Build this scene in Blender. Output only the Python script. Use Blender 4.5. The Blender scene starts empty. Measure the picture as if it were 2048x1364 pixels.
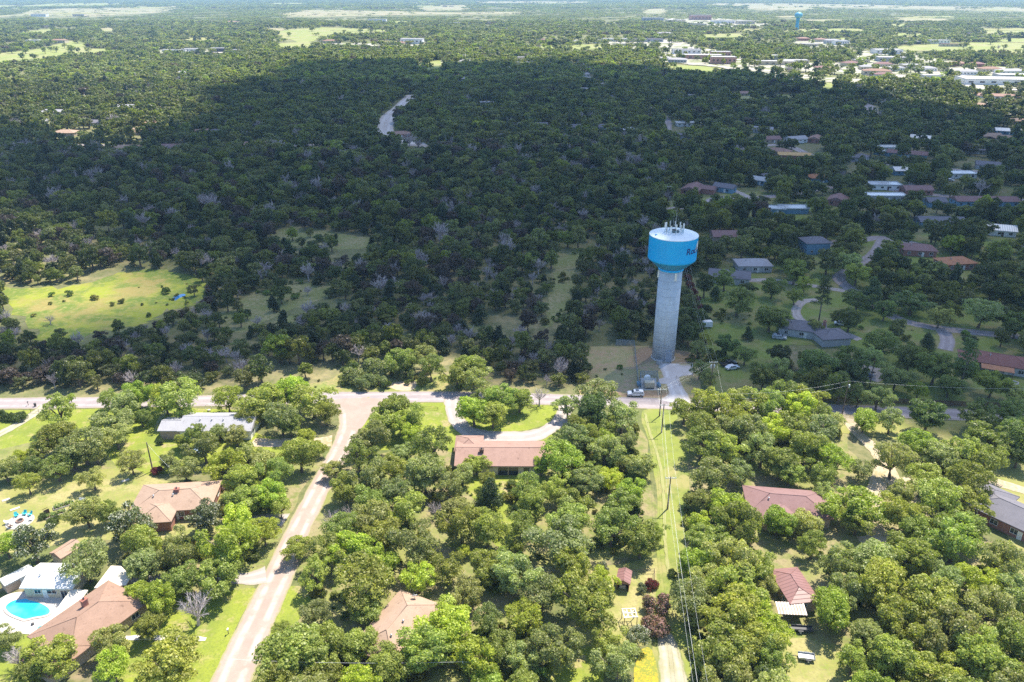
import bpy, math, random
import numpy as np
from mathutils import Vector, noise as mnoise

# ------------------------------------------------------------------ camera, sky, sun, exposure
SC = bpy.context.scene
FPX, PITCH, CAMH = 1550.0, math.radians(24.4), 110.0
cam_d = bpy.data.cameras.new('camera')
cam_d.sensor_width = 36.0
cam_d.lens = FPX / 2048 * 36.0
cam_d.clip_start = 1.0
cam_d.clip_end = 60000.0
cam = bpy.data.objects.new('camera', cam_d)
cam.location = (0, 0, CAMH)
cam.rotation_euler = (math.pi / 2 - PITCH, 0, 0)
SC.collection.objects.link(cam)
SC.camera = cam

SUN_EL, SUN_AZ = math.radians(62), math.radians(39)      # azimuth from +Y towards +X
SUN = Vector((math.cos(SUN_EL) * math.sin(SUN_AZ), math.cos(SUN_EL) * math.cos(SUN_AZ), math.sin(SUN_EL)))
world = bpy.data.worlds.new('World')
SC.world = world
world.use_nodes = True
wn = world.node_tree
wn.nodes.clear()
sky = wn.nodes.new('ShaderNodeTexSky')
sky.sky_type = 'NISHITA'
sky.sun_disc = False
sky.sun_elevation = SUN_EL
sky.sun_rotation = SUN_AZ
sky.altitude = 150
sky.dust_density = .7
sky.ozone_density = 4.0
bg = wn.nodes.new('ShaderNodeBackground')
bg.inputs[1].default_value = 0.15
wo = wn.nodes.new('ShaderNodeOutputWorld')
wn.links.new(sky.outputs[0], bg.inputs[0])
wn.links.new(bg.outputs[0], wo.inputs[0])
sun_d = bpy.data.lights.new('sun', 'SUN')
sun_d.energy = 5.0
sun_d.angle = math.radians(0.53)
sun_d.color = (1.0, 0.93, 0.80)
sun_o = bpy.data.objects.new('sun', sun_d)
sun_o.rotation_euler = SUN.to_track_quat('Z', 'Y').to_euler()
sun_o.location = SUN * 300
SC.collection.objects.link(sun_o)
SC.view_settings.view_transform = 'Standard'
SC.view_settings.look = 'None'
SC.view_settings.exposure = 1.05
SC.view_settings.gamma = 1.0
SC.cycles.max_bounces = 6
SC.cycles.diffuse_bounces = 3
SC.cycles.glossy_bounces = 2
SC.cycles.transmission_bounces = 3
SC.cycles.transparent_max_bounces = 12
SC.cycles.volume_bounces = 0
SC.cycles.use_denoising = False
SC.cycles.sample_clamp_indirect = 2.5
SC.cycles.use_adaptive_sampling = False

# ------------------------------------------------------------------ helpers
rnd = random.Random(7)
nrng = np.random.default_rng(11)
cP, sP = math.cos(PITCH), math.sin(PITCH)

def gp(px, py, z=0.0):
    """the point at height z that stands under photo pixel (px, py)"""
    dx, dy = (px - 1024) / FPX, (py - 682) / FPX
    Y, Z = cP - dy * sP, -sP - dy * cP
    if Z > -0.004:
        Z = -0.004
    t = (z - CAMH) / Z
    return Vector((dx * t, Y * t, z))

def pj(x, y, z=0.0):
    """photo pixel of world points (arrays or numbers)"""
    dep = y * cP + (CAMH - z) * sP
    up = y * sP - (CAMH - z) * cP
    return 1024 + FPX * x / dep, 682 - FPX * up / dep

def inpoly(px, py, poly):
    px, py = np.asarray(px, float), np.asarray(py, float)
    r = np.zeros(px.shape, bool)
    n = len(poly)
    for i in range(n):
        x1, y1 = poly[i]
        x2, y2 = poly[(i + 1) % n]
        c = (y1 > py) != (y2 > py)
        with np.errstate(divide='ignore', invalid='ignore'):
            xi = (x2 - x1) * (py - y1) / ((y2 - y1) if y2 != y1 else 1e-9) + x1
        r ^= c & (px < xi)
    return r

def segdist(x, y, pts):
    d = np.full(np.asarray(x, float).shape, 1e9)
    for (x1, y1), (x2, y2) in zip(pts[:-1], pts[1:]):
        vx, vy = x2 - x1, y2 - y1
        t = np.clip(((x - x1) * vx + (y - y1) * vy) / max(vx * vx + vy * vy, 1e-9), 0, 1)
        d = np.minimum(d, np.hypot(x - x1 - t * vx, y - y1 - t * vy))
    return d

class MB:
    """collects shapes, builds ONE mesh object"""
    def __init__(s):
        s.v, s.f, s.m, s.smooth = [], [], [], []
    def add(s, vs, fs, mi=0, sm=False):
        b = len(s.v)
        s.v += [tuple(v) for v in vs]
        for f in fs:
            s.f.append(tuple(b + i for i in f)); s.m.append(mi); s.smooth.append(sm)
        return s
    def box(s, x0, x1, y0, y1, z0, z1, mi=0, rot=0.0, c=(0, 0)):
        vs = [(x, y, z) for z in (z0, z1) for x, y in ((x0, y0), (x1, y0), (x1, y1), (x0, y1))]
        if rot:
            ca, sa = math.cos(rot), math.sin(rot)
            vs = [(c[0] + (x - c[0]) * ca - (y - c[1]) * sa, c[1] + (x - c[0]) * sa + (y - c[1]) * ca, z) for x, y, z in vs]
        return s.add(vs, [(3, 2, 1, 0), (4, 5, 6, 7), (0, 1, 5, 4), (1, 2, 6, 5), (2, 3, 7, 6), (3, 0, 4, 7)], mi)
    def tube(s, pts, rad, n=8, mi=0, cap=True):
        pts = [Vector(p) for p in pts]
        if not hasattr(rad, '__len__'):
            rad = [rad] * len(pts)
        vs, fs = [], []
        for i, p in enumerate(pts):
            d = (pts[min(i + 1, len(pts) - 1)] - pts[max(i - 1, 0)])
            d = d.normalized() if d.length > 1e-9 else Vector((0, 0, 1))
            a = d.orthogonal().normalized() if abs(d.z) < .99 else Vector((1, 0, 0))
            if abs(d.z) < .99:
                a = d.cross(Vector((0, 0, 1))).normalized()
            b = d.cross(a)
            for k in range(n):
                t = 2 * math.pi * k / n
                vs.append(p + (a * math.cos(t) + b * math.sin(t)) * rad[i])
        for i in range(len(pts) - 1):
            for k in range(n):
                k2 = (k + 1) % n
                fs.append((i * n + k, i * n + k2, (i + 1) * n + k2, (i + 1) * n + k))
        s.add(vs, fs, mi, True)
        if cap:
            b = len(s.v) - len(vs)
            s.f.append(tuple(b + k for k in range(n))); s.m.append(mi); s.smooth.append(False)
            e = b + (len(pts) - 1) * n
            s.f.append(tuple(e + k for k in reversed(range(n)))); s.m.append(mi); s.smooth.append(False)
        return s
    def lathe(s, prof, n=24, c=(0, 0), mi=0, sm=True, cap=True):
        vs = [(c[0] + r * math.cos(2 * math.pi * k / n), c[1] + r * math.sin(2 * math.pi * k / n), z) for r, z in prof for k in range(n)]
        fs = []
        for i in range(len(prof) - 1):
            for k in range(n):
                k2 = (k + 1) % n
                fs.append((i * n + k, i * n + k2, (i + 1) * n + k2, (i + 1) * n + k))
        s.add(vs, fs, mi, sm)
        if cap:
            b = len(s.v) - len(vs)
            if prof[0][0] > 1e-3:
                s.f.append(tuple(b + k for k in reversed(range(n)))); s.m.append(mi); s.smooth.append(False)
            if prof[-1][0] > 1e-3:
                e = b + (len(prof) - 1) * n
                s.f.append(tuple(e + k for k in range(n))); s.m.append(mi); s.smooth.append(False)
        return s
    def prism(s, poly, z0, z1, mi=0):
        n = len(poly)
        vs = [(x, y, z0) for x, y in poly] + [(x, y, z1) for x, y in poly]
        fs = [tuple(reversed(range(n))), tuple(range(n, 2 * n))]
        fs += [(i, (i + 1) % n, n + (i + 1) % n, n + i) for i in range(n)]
        return s.add(vs, fs, mi)
    def build(s, name, mats, parent=None, loc=None, rz=None, bevel=0):
        me = bpy.data.meshes.new(name)
        me.from_pydata(s.v, [], s.f)
        for m in (mats if isinstance(mats, (list, tuple)) else [mats]):
            me.materials.append(m)
        me.polygons.foreach_set('material_index', s.m)
        me.polygons.foreach_set('use_smooth', s.smooth)
        me.update()
        o = bpy.data.objects.new(name, me)
        SC.collection.objects.link(o)
        if parent: o.parent = parent
        if loc is not None: o.location = loc
        if rz is not None: o.rotation_euler.z = rz
        if bevel:
            b = o.modifiers.new('bevel', 'BEVEL'); b.width = bevel; b.segments = 2; b.limit_method = 'ANGLE'
        return o

def tag(o, label=None, cat=None, group=None, kind=None):
    if label: o['label'] = label
    if cat: o['category'] = cat
    if group: o['group'] = group
    if kind: o['kind'] = kind
    return o

def empty(name, loc, rz=0.0, label=None, cat=None, group=None):
    o = bpy.data.objects.new(name, None)
    o.location = loc; o.rotation_euler.z = rz
    o.empty_display_size = .3
    SC.collection.objects.link(o)
    return tag(o, label, cat, group)

def copy_tree(o, parent=None):
    c = o.copy(); SC.collection.objects.link(c)
    c.parent = parent
    for ch in o.children:
        copy_tree(ch, c)
    return c

# ------------------------------------------------------------------ materials
def N(nt, t, **kw):
    n = nt.nodes.new(t)
    for k, v in kw.items(): setattr(n, k, v)
    return n

def mixc(nt, fac, a, b, mode='MIX'):
    m = N(nt, 'ShaderNodeMix', data_type='RGBA', blend_type=mode)
    for sock, v in ((m.inputs[0], fac), (m.inputs[6], a), (m.inputs[7], b)):
        if hasattr(v, 'is_linked') or isinstance(v, bpy.types.NodeSocket): nt.links.new(v, sock)
        elif hasattr(v, '__len__'): sock.default_value = (*v[:3], 1)
        else: sock.default_value = v
    return m.outputs[2]

def ramp(nt, val, lo, hi):
    r = N(nt, 'ShaderNodeMapRange')
    r.interpolation_type = 'SMOOTHSTEP'
    nt.links.new(val, r.inputs[0]); r.inputs[1].default_value = lo; r.inputs[2].default_value = hi
    return r.outputs[0]

def noise(nt, vec, scale, detail=4, rough=.6, dist=0.0):
    n = N(nt, 'ShaderNodeTexNoise')
    n.inputs['Scale'].default_value = scale; n.inputs['Detail'].default_value = detail
    n.inputs['Roughness'].default_value = rough; n.inputs['Distortion'].default_value = dist
    if vec is not None: nt.links.new(vec, n.inputs['Vector'])
    return n.outputs[0]

def newmat(name):
    m = bpy.data.materials.new(name); m.use_nodes = True
    nt = m.node_tree; nt.nodes.clear()
    b = N(nt, 'ShaderNodeBsdfPrincipled'); o = N(nt, 'ShaderNodeOutputMaterial')
    nt.links.new(b.outputs[0], o.inputs[0])
    return m, nt, b, o

def surf(name, layers, rough=.9, spec=.2, bump=0.0, bscale=2.0, metal=0.0, coord='world'):
    """layers: [base colour, (scale, lo, hi, colour), ...] mixed by noise of world position (metres)"""
    m, nt, b, o = newmat(name)
    if coord == 'world':
        g = N(nt, 'ShaderNodeNewGeometry').outputs['Position']
    else:
        g = N(nt, 'ShaderNodeTexCoord').outputs['Object']
    col = layers[0]
    for k, L in enumerate(layers[1:]):
        mp = N(nt, 'ShaderNodeMapping'); mp.inputs['Location'].default_value = (k * 37.1, k * 11.3, k * 5.7)
        nt.links.new(g, mp.inputs[0])
        f = ramp(nt, noise(nt, mp.outputs[0], L[0], 5, .62), L[1], L[2])
        col = mixc(nt, f, col, L[3])
    if hasattr(col, '__len__'): b.inputs['Base Color'].default_value = (*col[:3], 1)
    else: nt.links.new(col, b.inputs['Base Color'])
    b.inputs['Roughness'].default_value = rough
    b.inputs['Specular IOR Level'].default_value = spec
    b.inputs['Metallic'].default_value = metal
    if bump:
        bp = N(nt, 'ShaderNodeBump'); bp.inputs['Strength'].default_value = 1; bp.inputs['Distance'].default_value = bump
        nt.links.new(noise(nt, g, bscale, 5), bp.inputs['Height']); nt.links.new(bp.outputs[0], b.inputs['Normal'])
    return m

def plain(name, c, rough=.6, spec=.4, metal=0.0, var=.15):
    d = tuple(x * (1 - var) for x in c)
    return surf(name, [c, (1.3, .35, .7, d)], rough, spec, metal=metal, coord='object')

def shingle(name, c, c2):
    """asphalt shingle: courses, blotches and weather streaks"""
    m, nt, b, o = newmat(name)
    tc = N(nt, 'ShaderNodeTexCoord').outputs['Object']
    col = mixc(nt, ramp(nt, noise(nt, tc, .35, 6, .7), .3, .75), c, c2)
    mp = N(nt, 'ShaderNodeMapping'); mp.inputs['Scale'].default_value = (2.2, 2.2, 9.0); nt.links.new(tc, mp.inputs[0])
    col = mixc(nt, ramp(nt, noise(nt, mp.outputs[0], 1.6, 3, .8), .35, .75), col, tuple(x * .72 for x in c))
    col = mixc(nt, ramp(nt, noise(nt, tc, 5, 3, .8), .5, .8), col, tuple(min(1, x * 1.25) for x in c2))
    col = mixc(nt, ramp(nt, noise(nt, tc, .8, 6, .75, .6), .56, .72), col, tuple(x * .58 for x in c2))
    nt.links.new(col, b.inputs['Base Color'])
    b.inputs['Roughness'].default_value = .9; b.inputs['Specular IOR Level'].default_value = .15
    return m

def seamed(name, c, c2, pitch=.45, axis=0, rough=.45, metal=.0, width=.12):
    """standing seam sheet metal"""
    m, nt, b, o = newmat(name)
    tc = N(nt, 'ShaderNodeTexCoord').outputs['Object']
    sp = N(nt, 'ShaderNodeSeparateXYZ'); nt.links.new(tc, sp.inputs[0])
    mm = N(nt, 'ShaderNodeMath', operation='PINGPONG'); nt.links.new(sp.outputs[axis], mm.inputs[0]); mm.inputs[1].default_value = pitch
    f = ramp(nt, mm.outputs[0], 0, width)
    base = mixc(nt, ramp(nt, noise(nt, tc, .5, 5, .7), .35, .75), c, c2)
    col = mixc(nt, f, tuple(x * .75 for x in c2), base)
    nt.links.new(col, b.inputs['Base Color'])
    b.inputs['Roughness'].default_value = rough; b.inputs['Metallic'].default_value = metal
    bp = N(nt, 'ShaderNodeBump'); bp.inputs['Distance'].default_value = .04
    nt.links.new(f, bp.inputs['Height']); nt.links.new(bp.outputs[0], b.inputs['Normal'])
    return m

def brickm(name, c, c2, mortar=(.35, .32, .29)):
    m, nt, b, o = newmat(name)
    tc = N(nt, 'ShaderNodeTexCoord').outputs['Object']
    col = mixc(nt, ramp(nt, noise(nt, tc, 3.5, 4, .8), .35, .7), c, c2)
    sp = N(nt, 'ShaderNodeSeparateXYZ'); nt.links.new(tc, sp.inputs[0])
    mm = N(nt, 'ShaderNodeMath', operation='PINGPONG'); nt.links.new(sp.outputs[2], mm.inputs[0]); mm.inputs[1].default_value = .075
    col = mixc(nt, ramp(nt, mm.outputs[0], 0, .02), mortar, col)
    nt.links.new(col, b.inputs['Base Color']); b.inputs['Roughness'].default_value = .9
    return m

def leafm(name, c=None, flower=None, fl=.6, inst=False, dark=.62):
    """foliage; colour from the object colour (inst=False), the instance tint (inst=True) or c"""
    m, nt, b, o = newmat(name)
    if c is not None: base = c
    elif inst:
        base = N(nt, 'ShaderNodeAttribute', attribute_type='INSTANCER', attribute_name='tint').outputs[0]
    else:
        base = N(nt, 'ShaderNodeObjectInfo').outputs['Color']
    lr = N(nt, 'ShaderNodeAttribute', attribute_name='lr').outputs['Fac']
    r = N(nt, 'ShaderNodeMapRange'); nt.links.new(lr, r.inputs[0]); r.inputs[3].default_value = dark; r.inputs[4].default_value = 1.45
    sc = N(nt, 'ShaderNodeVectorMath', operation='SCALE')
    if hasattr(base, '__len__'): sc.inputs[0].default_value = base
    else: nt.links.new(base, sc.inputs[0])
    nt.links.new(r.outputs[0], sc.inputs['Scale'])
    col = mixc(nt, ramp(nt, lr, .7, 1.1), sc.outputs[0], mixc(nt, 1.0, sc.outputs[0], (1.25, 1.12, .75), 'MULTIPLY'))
    if flower:
        lf = N(nt, 'ShaderNodeAttribute', attribute_name='lf').outputs['Fac']
        g = N(nt, 'ShaderNodeMath', operation='GREATER_THAN'); nt.links.new(lf, g.inputs[0]); g.inputs[1].default_value = fl
        col = mixc(nt, g.outputs[0], col, flower)
    nt.links.new(col, b.inputs['Base Color'])
    b.inputs['Roughness'].default_value = .48; b.inputs['Specular IOR Level'].default_value = .5
    tr = N(nt, 'ShaderNodeBsdfTranslucent'); nt.links.new(mixc(nt, 1.0, col, (1.1, 1.25, .55), 'MULTIPLY'), tr.inputs[0])
    mx = N(nt, 'ShaderNodeMixShader'); mx.inputs[0].default_value = .45
    nt.links.new(b.outputs[0], mx.inputs[1]); nt.links.new(tr.outputs[0], mx.inputs[2]); nt.links.new(mx.outputs[0], o.inputs[0])
    return m

M = {}
M['bark'] = surf('bark', [(.13, .10, .08), (2.0, .4, .7, (.22, .19, .16))], coord='object')
M['deadwood'] = surf('dead_wood', [(.44, .39, .38), (2.0, .4, .7, (.32, .27, .27))], coord='object')
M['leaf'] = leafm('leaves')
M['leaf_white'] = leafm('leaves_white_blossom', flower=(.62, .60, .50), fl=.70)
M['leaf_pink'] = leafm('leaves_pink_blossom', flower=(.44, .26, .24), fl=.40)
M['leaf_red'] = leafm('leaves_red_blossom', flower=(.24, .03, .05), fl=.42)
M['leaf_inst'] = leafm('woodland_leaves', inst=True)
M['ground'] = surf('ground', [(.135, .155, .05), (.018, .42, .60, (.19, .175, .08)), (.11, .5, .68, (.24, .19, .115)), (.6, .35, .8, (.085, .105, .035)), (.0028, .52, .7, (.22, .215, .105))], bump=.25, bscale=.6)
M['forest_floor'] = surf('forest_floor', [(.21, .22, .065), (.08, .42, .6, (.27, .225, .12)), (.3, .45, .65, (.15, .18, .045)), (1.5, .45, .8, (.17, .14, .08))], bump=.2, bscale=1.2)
M['lawn'] = surf('lawn', [(.24, .275, .035), (.09, .40, .66, (.175, .215, .035)), (.35, .5, .70, (.32, .28, .10)), (.12, .58, .68, (.34, .27, .14)), (2.2, .35, .8, (.15, .185, .03))], bump=.08, bscale=3)
M['drylawn'] = surf('dry_lawn', [(.25, .25, .07), (.10, .40, .62, (.34, .30, .13)), (.4, .45, .7, (.19, .225, .05)), (2.0, .4, .8, (.22, .19, .085))], bump=.08, bscale=3)
M['dirt'] = surf('dirt', [(.40, .32, .22), (.15, .40, .65, (.30, .25, .13)), (1.1, .4, .75, (.48, .40, .31))], bump=.05, bscale=3)
M['browndirt'] = surf('brown_grass', [(.32, .21, .125), (.12, .42, .62, (.25, .21, .09)), (.9, .4, .75, (.40, .28, .18))], bump=.06, bscale=3)
M['meadow'] = surf('meadow', [(.25, .28, .03), (.035, .42, .60, (.27, .22, .07)), (.10, .42, .60, (.13, .18, .03)), (.6, .45, .8, (.32, .28, .09))], bump=.15, bscale=1.5)
M['fieldgreen'] = surf('field_green', [(.24, .27, .07), (.012, .40, .62, (.29, .27, .12)), (.05, .4, .8, (.18, .22, .06))])
M['fieldtan'] = surf('field_tan', [(.29, .25, .14), (.006, .40, .62, (.22, .23, .09)), (.03, .4, .8, (.34, .29, .18))])
M['townground'] = surf('town_ground', [(.36, .33, .27), (.02, .42, .58, (.18, .20, .08)), (.05, .50, .62, (.46, .43, .39))])
M['concrete'] = surf('concrete', [(.52, .48, .42), (.3, .40, .65, (.44, .40, .35)), (3.0, .4, .8, (.58, .54, .48))], .85, bump=.01, bscale=8)
M['whitecon'] = surf('white_concrete', [(.56, .51, .46), (.3, .40, .65, (.46, .42, .37)), (3.0, .4, .8, (.60, .56, .51))], .85, bump=.01, bscale=8)
M['glass'] = plain('window_glass', (.03, .04, .055), .12, .6)
M['white'] = plain('white_paint', (.78, .77, .74), .5)
M['cream'] = plain('cream_wall', (.58, .50, .36), .8)
M['tanwall'] = brickm('tan_brick', (.42, .32, .23), (.33, .24, .17))
M['redbrick'] = brickm('red_brick', (.33, .13, .09), (.24, .09, .07))
M['greywall'] = plain('grey_wall', (.42, .43, .44), .8)
M['bluewall'] = plain('blue_wall', (.16, .30, .42), .8)
M['darkwood'] = plain('dark_timber', (.12, .07, .05), .8, var=.4)
M['polewood'] = surf('weathered_pole', [(.13, .095, .07), (1.5, .4, .7, (.20, .16, .13))], coord='object')
M['galv'] = plain('galvanised_steel', (.46, .48, .50), .45, .5, .5)
M['wire'] = plain('aluminium_wire', (.86, .86, .84), .45, .6, 0)
M['black'] = plain('black_rubber', (.02, .02, .022), .8)
M['dark'] = plain('dark_metal', (.06, .06, .065), .5)
M['chrome'] = plain('alloy', (.55, .55, .57), .3, .5, .8)

# ------------------------------------------------------------------ cloud overhead that shades the middle ground
CH_ = 760.0
dark_px = [(-1500, 255), (0, 262), (110, 285), (220, 285), (360, 262), (470, 215), (440, 180), (520, 160), (600, 140), (640, 124), (1000, 132), (1200, 146), (1480, 150), (1700, 190), (1860, 225), (2048, 265), (3000, 330),
           (3000, 1060), (2300, 1000), (2048, 945), (1980, 905), (1900, 868), (1800, 838), (1650, 812), (1500, 802), (1400, 802), (1280, 801), (1180, 786), (1100, 775), (940, 768), (900, 735), (840, 715), (740, 715), (690, 735), (640, 766), (400, 780), (0, 788), (-1500, 815)]
hole_px = [(-900, 440), (0, 440), (120, 462), (260, 505), (380, 545), (440, 565), (425, 600), (330, 640), (200, 668), (80, 692), (-900, 720)]
def g2(poly): return [tuple(gp(a, b)[:2]) for a, b in poly]
dk, hl = g2(dark_px), g2(hole_px)
step = 10.0
xs = np.arange(-1500, 1700, step); ys = np.arange(120, 1720, step)
GX, GY = np.meshgrid(xs, ys, indexing='ij')
def sdist(poly):
    d = segdist(GX, GY, poly + [poly[0]])
    return np.where(inpoly(GX, GY, poly), d, -d)
nz = np.array([[mnoise.fractal(Vector((x * .006, y * .006, 3.3)), 1.0, 2.0, 4) for y in ys] for x in xs])
soft = 6 + np.maximum(GY - 160, 0) * .075
D = np.clip((sdist(dk) + nz * soft * 1.5) / soft + .5, 0, 1)
Hh = np.clip((sdist(hl) + nz * 30) / 45 + .6, 0, 1)
D = D * (1 - .88 * Hh)
D = D * D * (3 - 2 * D) * np.clip(1.0 + nz * .10, .8, 1)
edge = np.minimum(np.minimum(GX - xs[0], xs[-1] - GX), ys[-1] - GY) / 200
D = D * np.clip(edge, 0, 1)
mb = MB()
idx = -np.ones(GX.shape, int)
keep = D > .012
kk = np.argwhere(keep)
for n_, (i, j) in enumerate(kk): idx[i, j] = n_
K = len(kk)
sx, sy = SUN.x / SUN.z, SUN.y / SUN.z
dens = []
bot, top = [], []
for i, j in kk:
    d = D[i, j]; bx, by = GX[i, j] + sx * CH_, GY[i, j] + sy * CH_
    lump = nz[i, j]
    zb, zt = CH_ - d * 10 * (1 + lump), CH_ + 6 + d * (70 + 60 * lump)
    bot.append((GX[i, j] + sx * zb, GY[i, j] + sy * zb, zb)); top.append((GX[i, j] + sx * zt, GY[i, j] + sy * zt, zt))
    dens.append(d)
mb.v = bot + top
for i in range(len(xs) - 1):
    for j in range(len(ys) - 1):
        q = (idx[i, j], idx[i + 1, j], idx[i + 1, j + 1], idx[i, j + 1])
        if min(q) >= 0:
            mb.f.append(tuple(reversed(q))); mb.f.append(tuple(a + K for a in q)); mb.m += [0, 0]; mb.smooth += [True, True]
cm, nt, b, o = newmat('cloud')
at = N(nt, 'ShaderNodeAttribute', attribute_name='thickness').outputs['Fac']
tp = N(nt, 'ShaderNodeBsdfTransparent'); tl = N(nt, 'ShaderNodeBsdfTranslucent'); tl.inputs[0].default_value = (.12, .19, .32, 1)
mx = N(nt, 'ShaderNodeMixShader'); nt.links.new(at, mx.inputs[0]); nt.links.new(tp.outputs[0], mx.inputs[1]); nt.links.new(tl.outputs[0], mx.inputs[2])
nt.links.new(mx.outputs[0], o.inputs[0]); nt.nodes.remove(b)
cloud = mb.build('cloud', cm)
a_ = cloud.data.attributes.new('thickness', 'FLOAT', 'POINT')
a_.data.foreach_set('value', np.array([d * .735 for d in dens] * 2, dtype=np.float32))
tag(cloud, kind='structure')
# ------------------------------------------------------------------ ground, roads, lawns, fields
gm = MB()
gx = [-14000, -3000, -800, -300, 0, 300, 800, 3000, 14000]; gy = [-400, 60, 200, 400, 800, 1600, 4000, 9000, 30000]
gm.add([(x, y, 0) for y in gy for x in gx], [(r * 9 + c, r * 9 + c + 1, (r + 1) * 9 + c + 1, (r + 1) * 9 + c) for r in range(8) for c in range(8)])
tag(gm.build('ground', M['ground']), kind='structure')

def catmull(pts, closed=False, per=6):
    P = [Vector(p[:2]) for p in pts]; n = len(P); out = []
    rng = range(n if closed else n - 1)
    for i in rng:
        if closed: a, b_, c, d = P[(i - 1) % n], P[i], P[(i + 1) % n], P[(i + 2) % n]
        else: a, b_, c, d = P[max(i - 1, 0)], P[i], P[i + 1], P[min(i + 2, n - 1)]
        for k in range(per):
            t = k / per
            out.append(.5 * ((2 * b_) + (-a + c) * t + (2 * a - 5 * b_ + 4 * c - d) * t * t + (-a + 3 * b_ - 3 * c + d) * t ** 3))
    if not closed: out.append(P[-1])
    return out

ZL = [0.004]
def sheet(name, px, mat, smooth=True, jit=.5, z=None):
    """a flat patch of ground under a photo outline"""
    pts = [gp(*p) for p in px]
    P = catmull(pts, True, 5) if smooth else []
    if not smooth:
        for i, p in enumerate(pts):
            q = pts[(i + 1) % len(pts)]; k = 1
            for t in range(k): P.append((p + (q - p) * t / k).to_2d())
    if jit:
        dist = max(P[0].y, 100) / 200
        P = [Vector((p.x + jit * dist * mnoise.noise(Vector((p.x * .35, p.y * .35, 1))), p.y + jit * dist * mnoise.noise(Vector((p.x * .35, p.y * .35, 9))))) for p in P]
    if z is None:
        ZL[0] += .0015; z = ZL[0]
    mb = MB(); mb.add([(p.x, p.y, z) for p in P], [tuple(range(len(P)))])
    o = mb.build(name, mat)
    me = o.data
    if me.polygons[0].normal.z < 0: me.flip_normals()
    return tag(o, kind='structure')

ROADS = []
def strip(name, px, width, mat, z=None, per=8, ground=False, jit=.12):
    pts = [gp(*p) for p in px] if not ground else [Vector((*p, 0)) for p in px]
    C = catmull(pts, False, per)
    ws = width if hasattr(width, '__len__') else [width] * len(px)
    ROADS.append(([(p.x, p.y) for p in C], max(ws)))
    if z is None:
        ZL[0] += .0015; z = ZL[0]
    vs, fs, uv = [], [], []
    L = 0
    for i, p in enumerate(C):
        d = (C[min(i + 1, len(C) - 1)] - C[max(i - 1, 0)]).normalized(); nrm = Vector((-d.y, d.x))
        t = i / per; k = min(int(t), len(ws) - 2); w = ws[k] + (ws[k + 1] - ws[k]) * (t - k)
        if i: L += (p - C[i - 1]).length
        for a in range(7):
            s = -1 + a / 3
            j = jit * (1 if a in (0, 6) else 0) * mnoise.noise(Vector((p.x * .5, p.y * .5, a)))* 3
            q = p + nrm * (s * w / 2 + j)
            vs.append((q.x, q.y, z)); uv.append((s, L))
    for i in range(len(C) - 1):
        for a in range(6):
            b0 = i * 7 + a
            fs.append((b0, b0 + 7, b0 + 8, b0 + 1))
    mb = MB(); mb.add(vs, fs)
    o = mb.build(name, mat); me = o.data
    if me.polygons[0].normal.z < 0: me.flip_normals()
    ul = me.uv_layers.new(name='across')
    for lp in me.loops: ul.data[lp.index].uv = uv[lp.vertex_index]
    return tag(o, kind='structure')

def roadmat(name, c, c2, edge, track, crack=.0):
    m, nt, b, o = newmat(name)
    g = N(nt, 'ShaderNodeNewGeometry').outputs['Position']
    col = mixc(nt, ramp(nt, noise(nt, g, .18, 5, .65), .38, .66), c, c2)
    col = mixc(nt, ramp(nt, noise(nt, g, 1.4, 4, .7), .4, .75), col, tuple(x * .86 for x in c))
    uv = N(nt, 'ShaderNodeUVMap', uv_map='across').outputs[0]
    sp = N(nt, 'ShaderNodeSeparateXYZ'); nt.links.new(uv, sp.inputs[0])
    ab = N(nt, 'ShaderNodeMath', operation='ABSOLUTE'); nt.links.new(sp.outputs[0], ab.inputs[0])
    pp = N(nt, 'ShaderNodeMath', operation='SUBTRACT'); nt.links.new(ab.outputs[0], pp.inputs[0]); pp.inputs[1].default_value = .45
    p2 = N(nt, 'ShaderNodeMath', operation='ABSOLUTE'); nt.links.new(pp.outputs[0], p2.inputs[0])
    tf = ramp(nt, p2.outputs[0], .28, .05)
    tn = N(nt, 'ShaderNodeMath', operation='MULTIPLY'); nt.links.new(tf, tn.inputs[0]); nt.links.new(ramp(nt, noise(nt, g, .3, 3), .3, .6), tn.inputs[1])
    col = mixc(nt, tn.outputs[0], col, track)
    mp = N(nt, 'ShaderNodeMath', operation='ADD'); nt.links.new(ab.outputs[0], mp.inputs[0])
    sn = N(nt, 'ShaderNodeMath', operation='MULTIPLY'); nt.links.new(noise(nt, g, .9, 4), sn.inputs[0]); sn.inputs[1].default_value = .35
    nt.links.new(sn.outputs[0], mp.inputs[1])
    col = mixc(nt, ramp(nt, mp.outputs[0], 1.0, 1.14), col, edge)
    nt.links.new(col, b.inputs['Base Color']); b.inputs['Roughness'].default_value = .9; b.inputs['Specular IOR Level'].default_value = .2
    return m

M['asphalt'] = roadmat('asphalt', (.32, .275, .27), (.27, .23, .23), (.26, .235, .13), (.37, .32, .31))
M['chipseal'] = roadmat('chip_seal', (.36, .28, .235), (.30, .235, .195), (.28, .25, .14), (.45, .375, .33))
M['drive'] = roadmat('driveway_concrete', (.37, .32, .295), (.31, .27, .25), (.30, .27, .19), (.42, .37, .34))
M['gravel'] = roadmat('gravel_track', (.36, .33, .24), (.28, .26, .15), (.19, .21, .07), (.42, .39, .30))

M['paledrive'] = roadmat('pale_crushed_stone', (.58, .52, .48), (.50, .44, .40), (.42, .36, .26), (.64, .59, .55))
M['grasstrack'] = roadmat('worn_grass_track', (.27, .27, .10), (.22, .24, .07), (.20, .235, .05), (.32, .30, .15))
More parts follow.
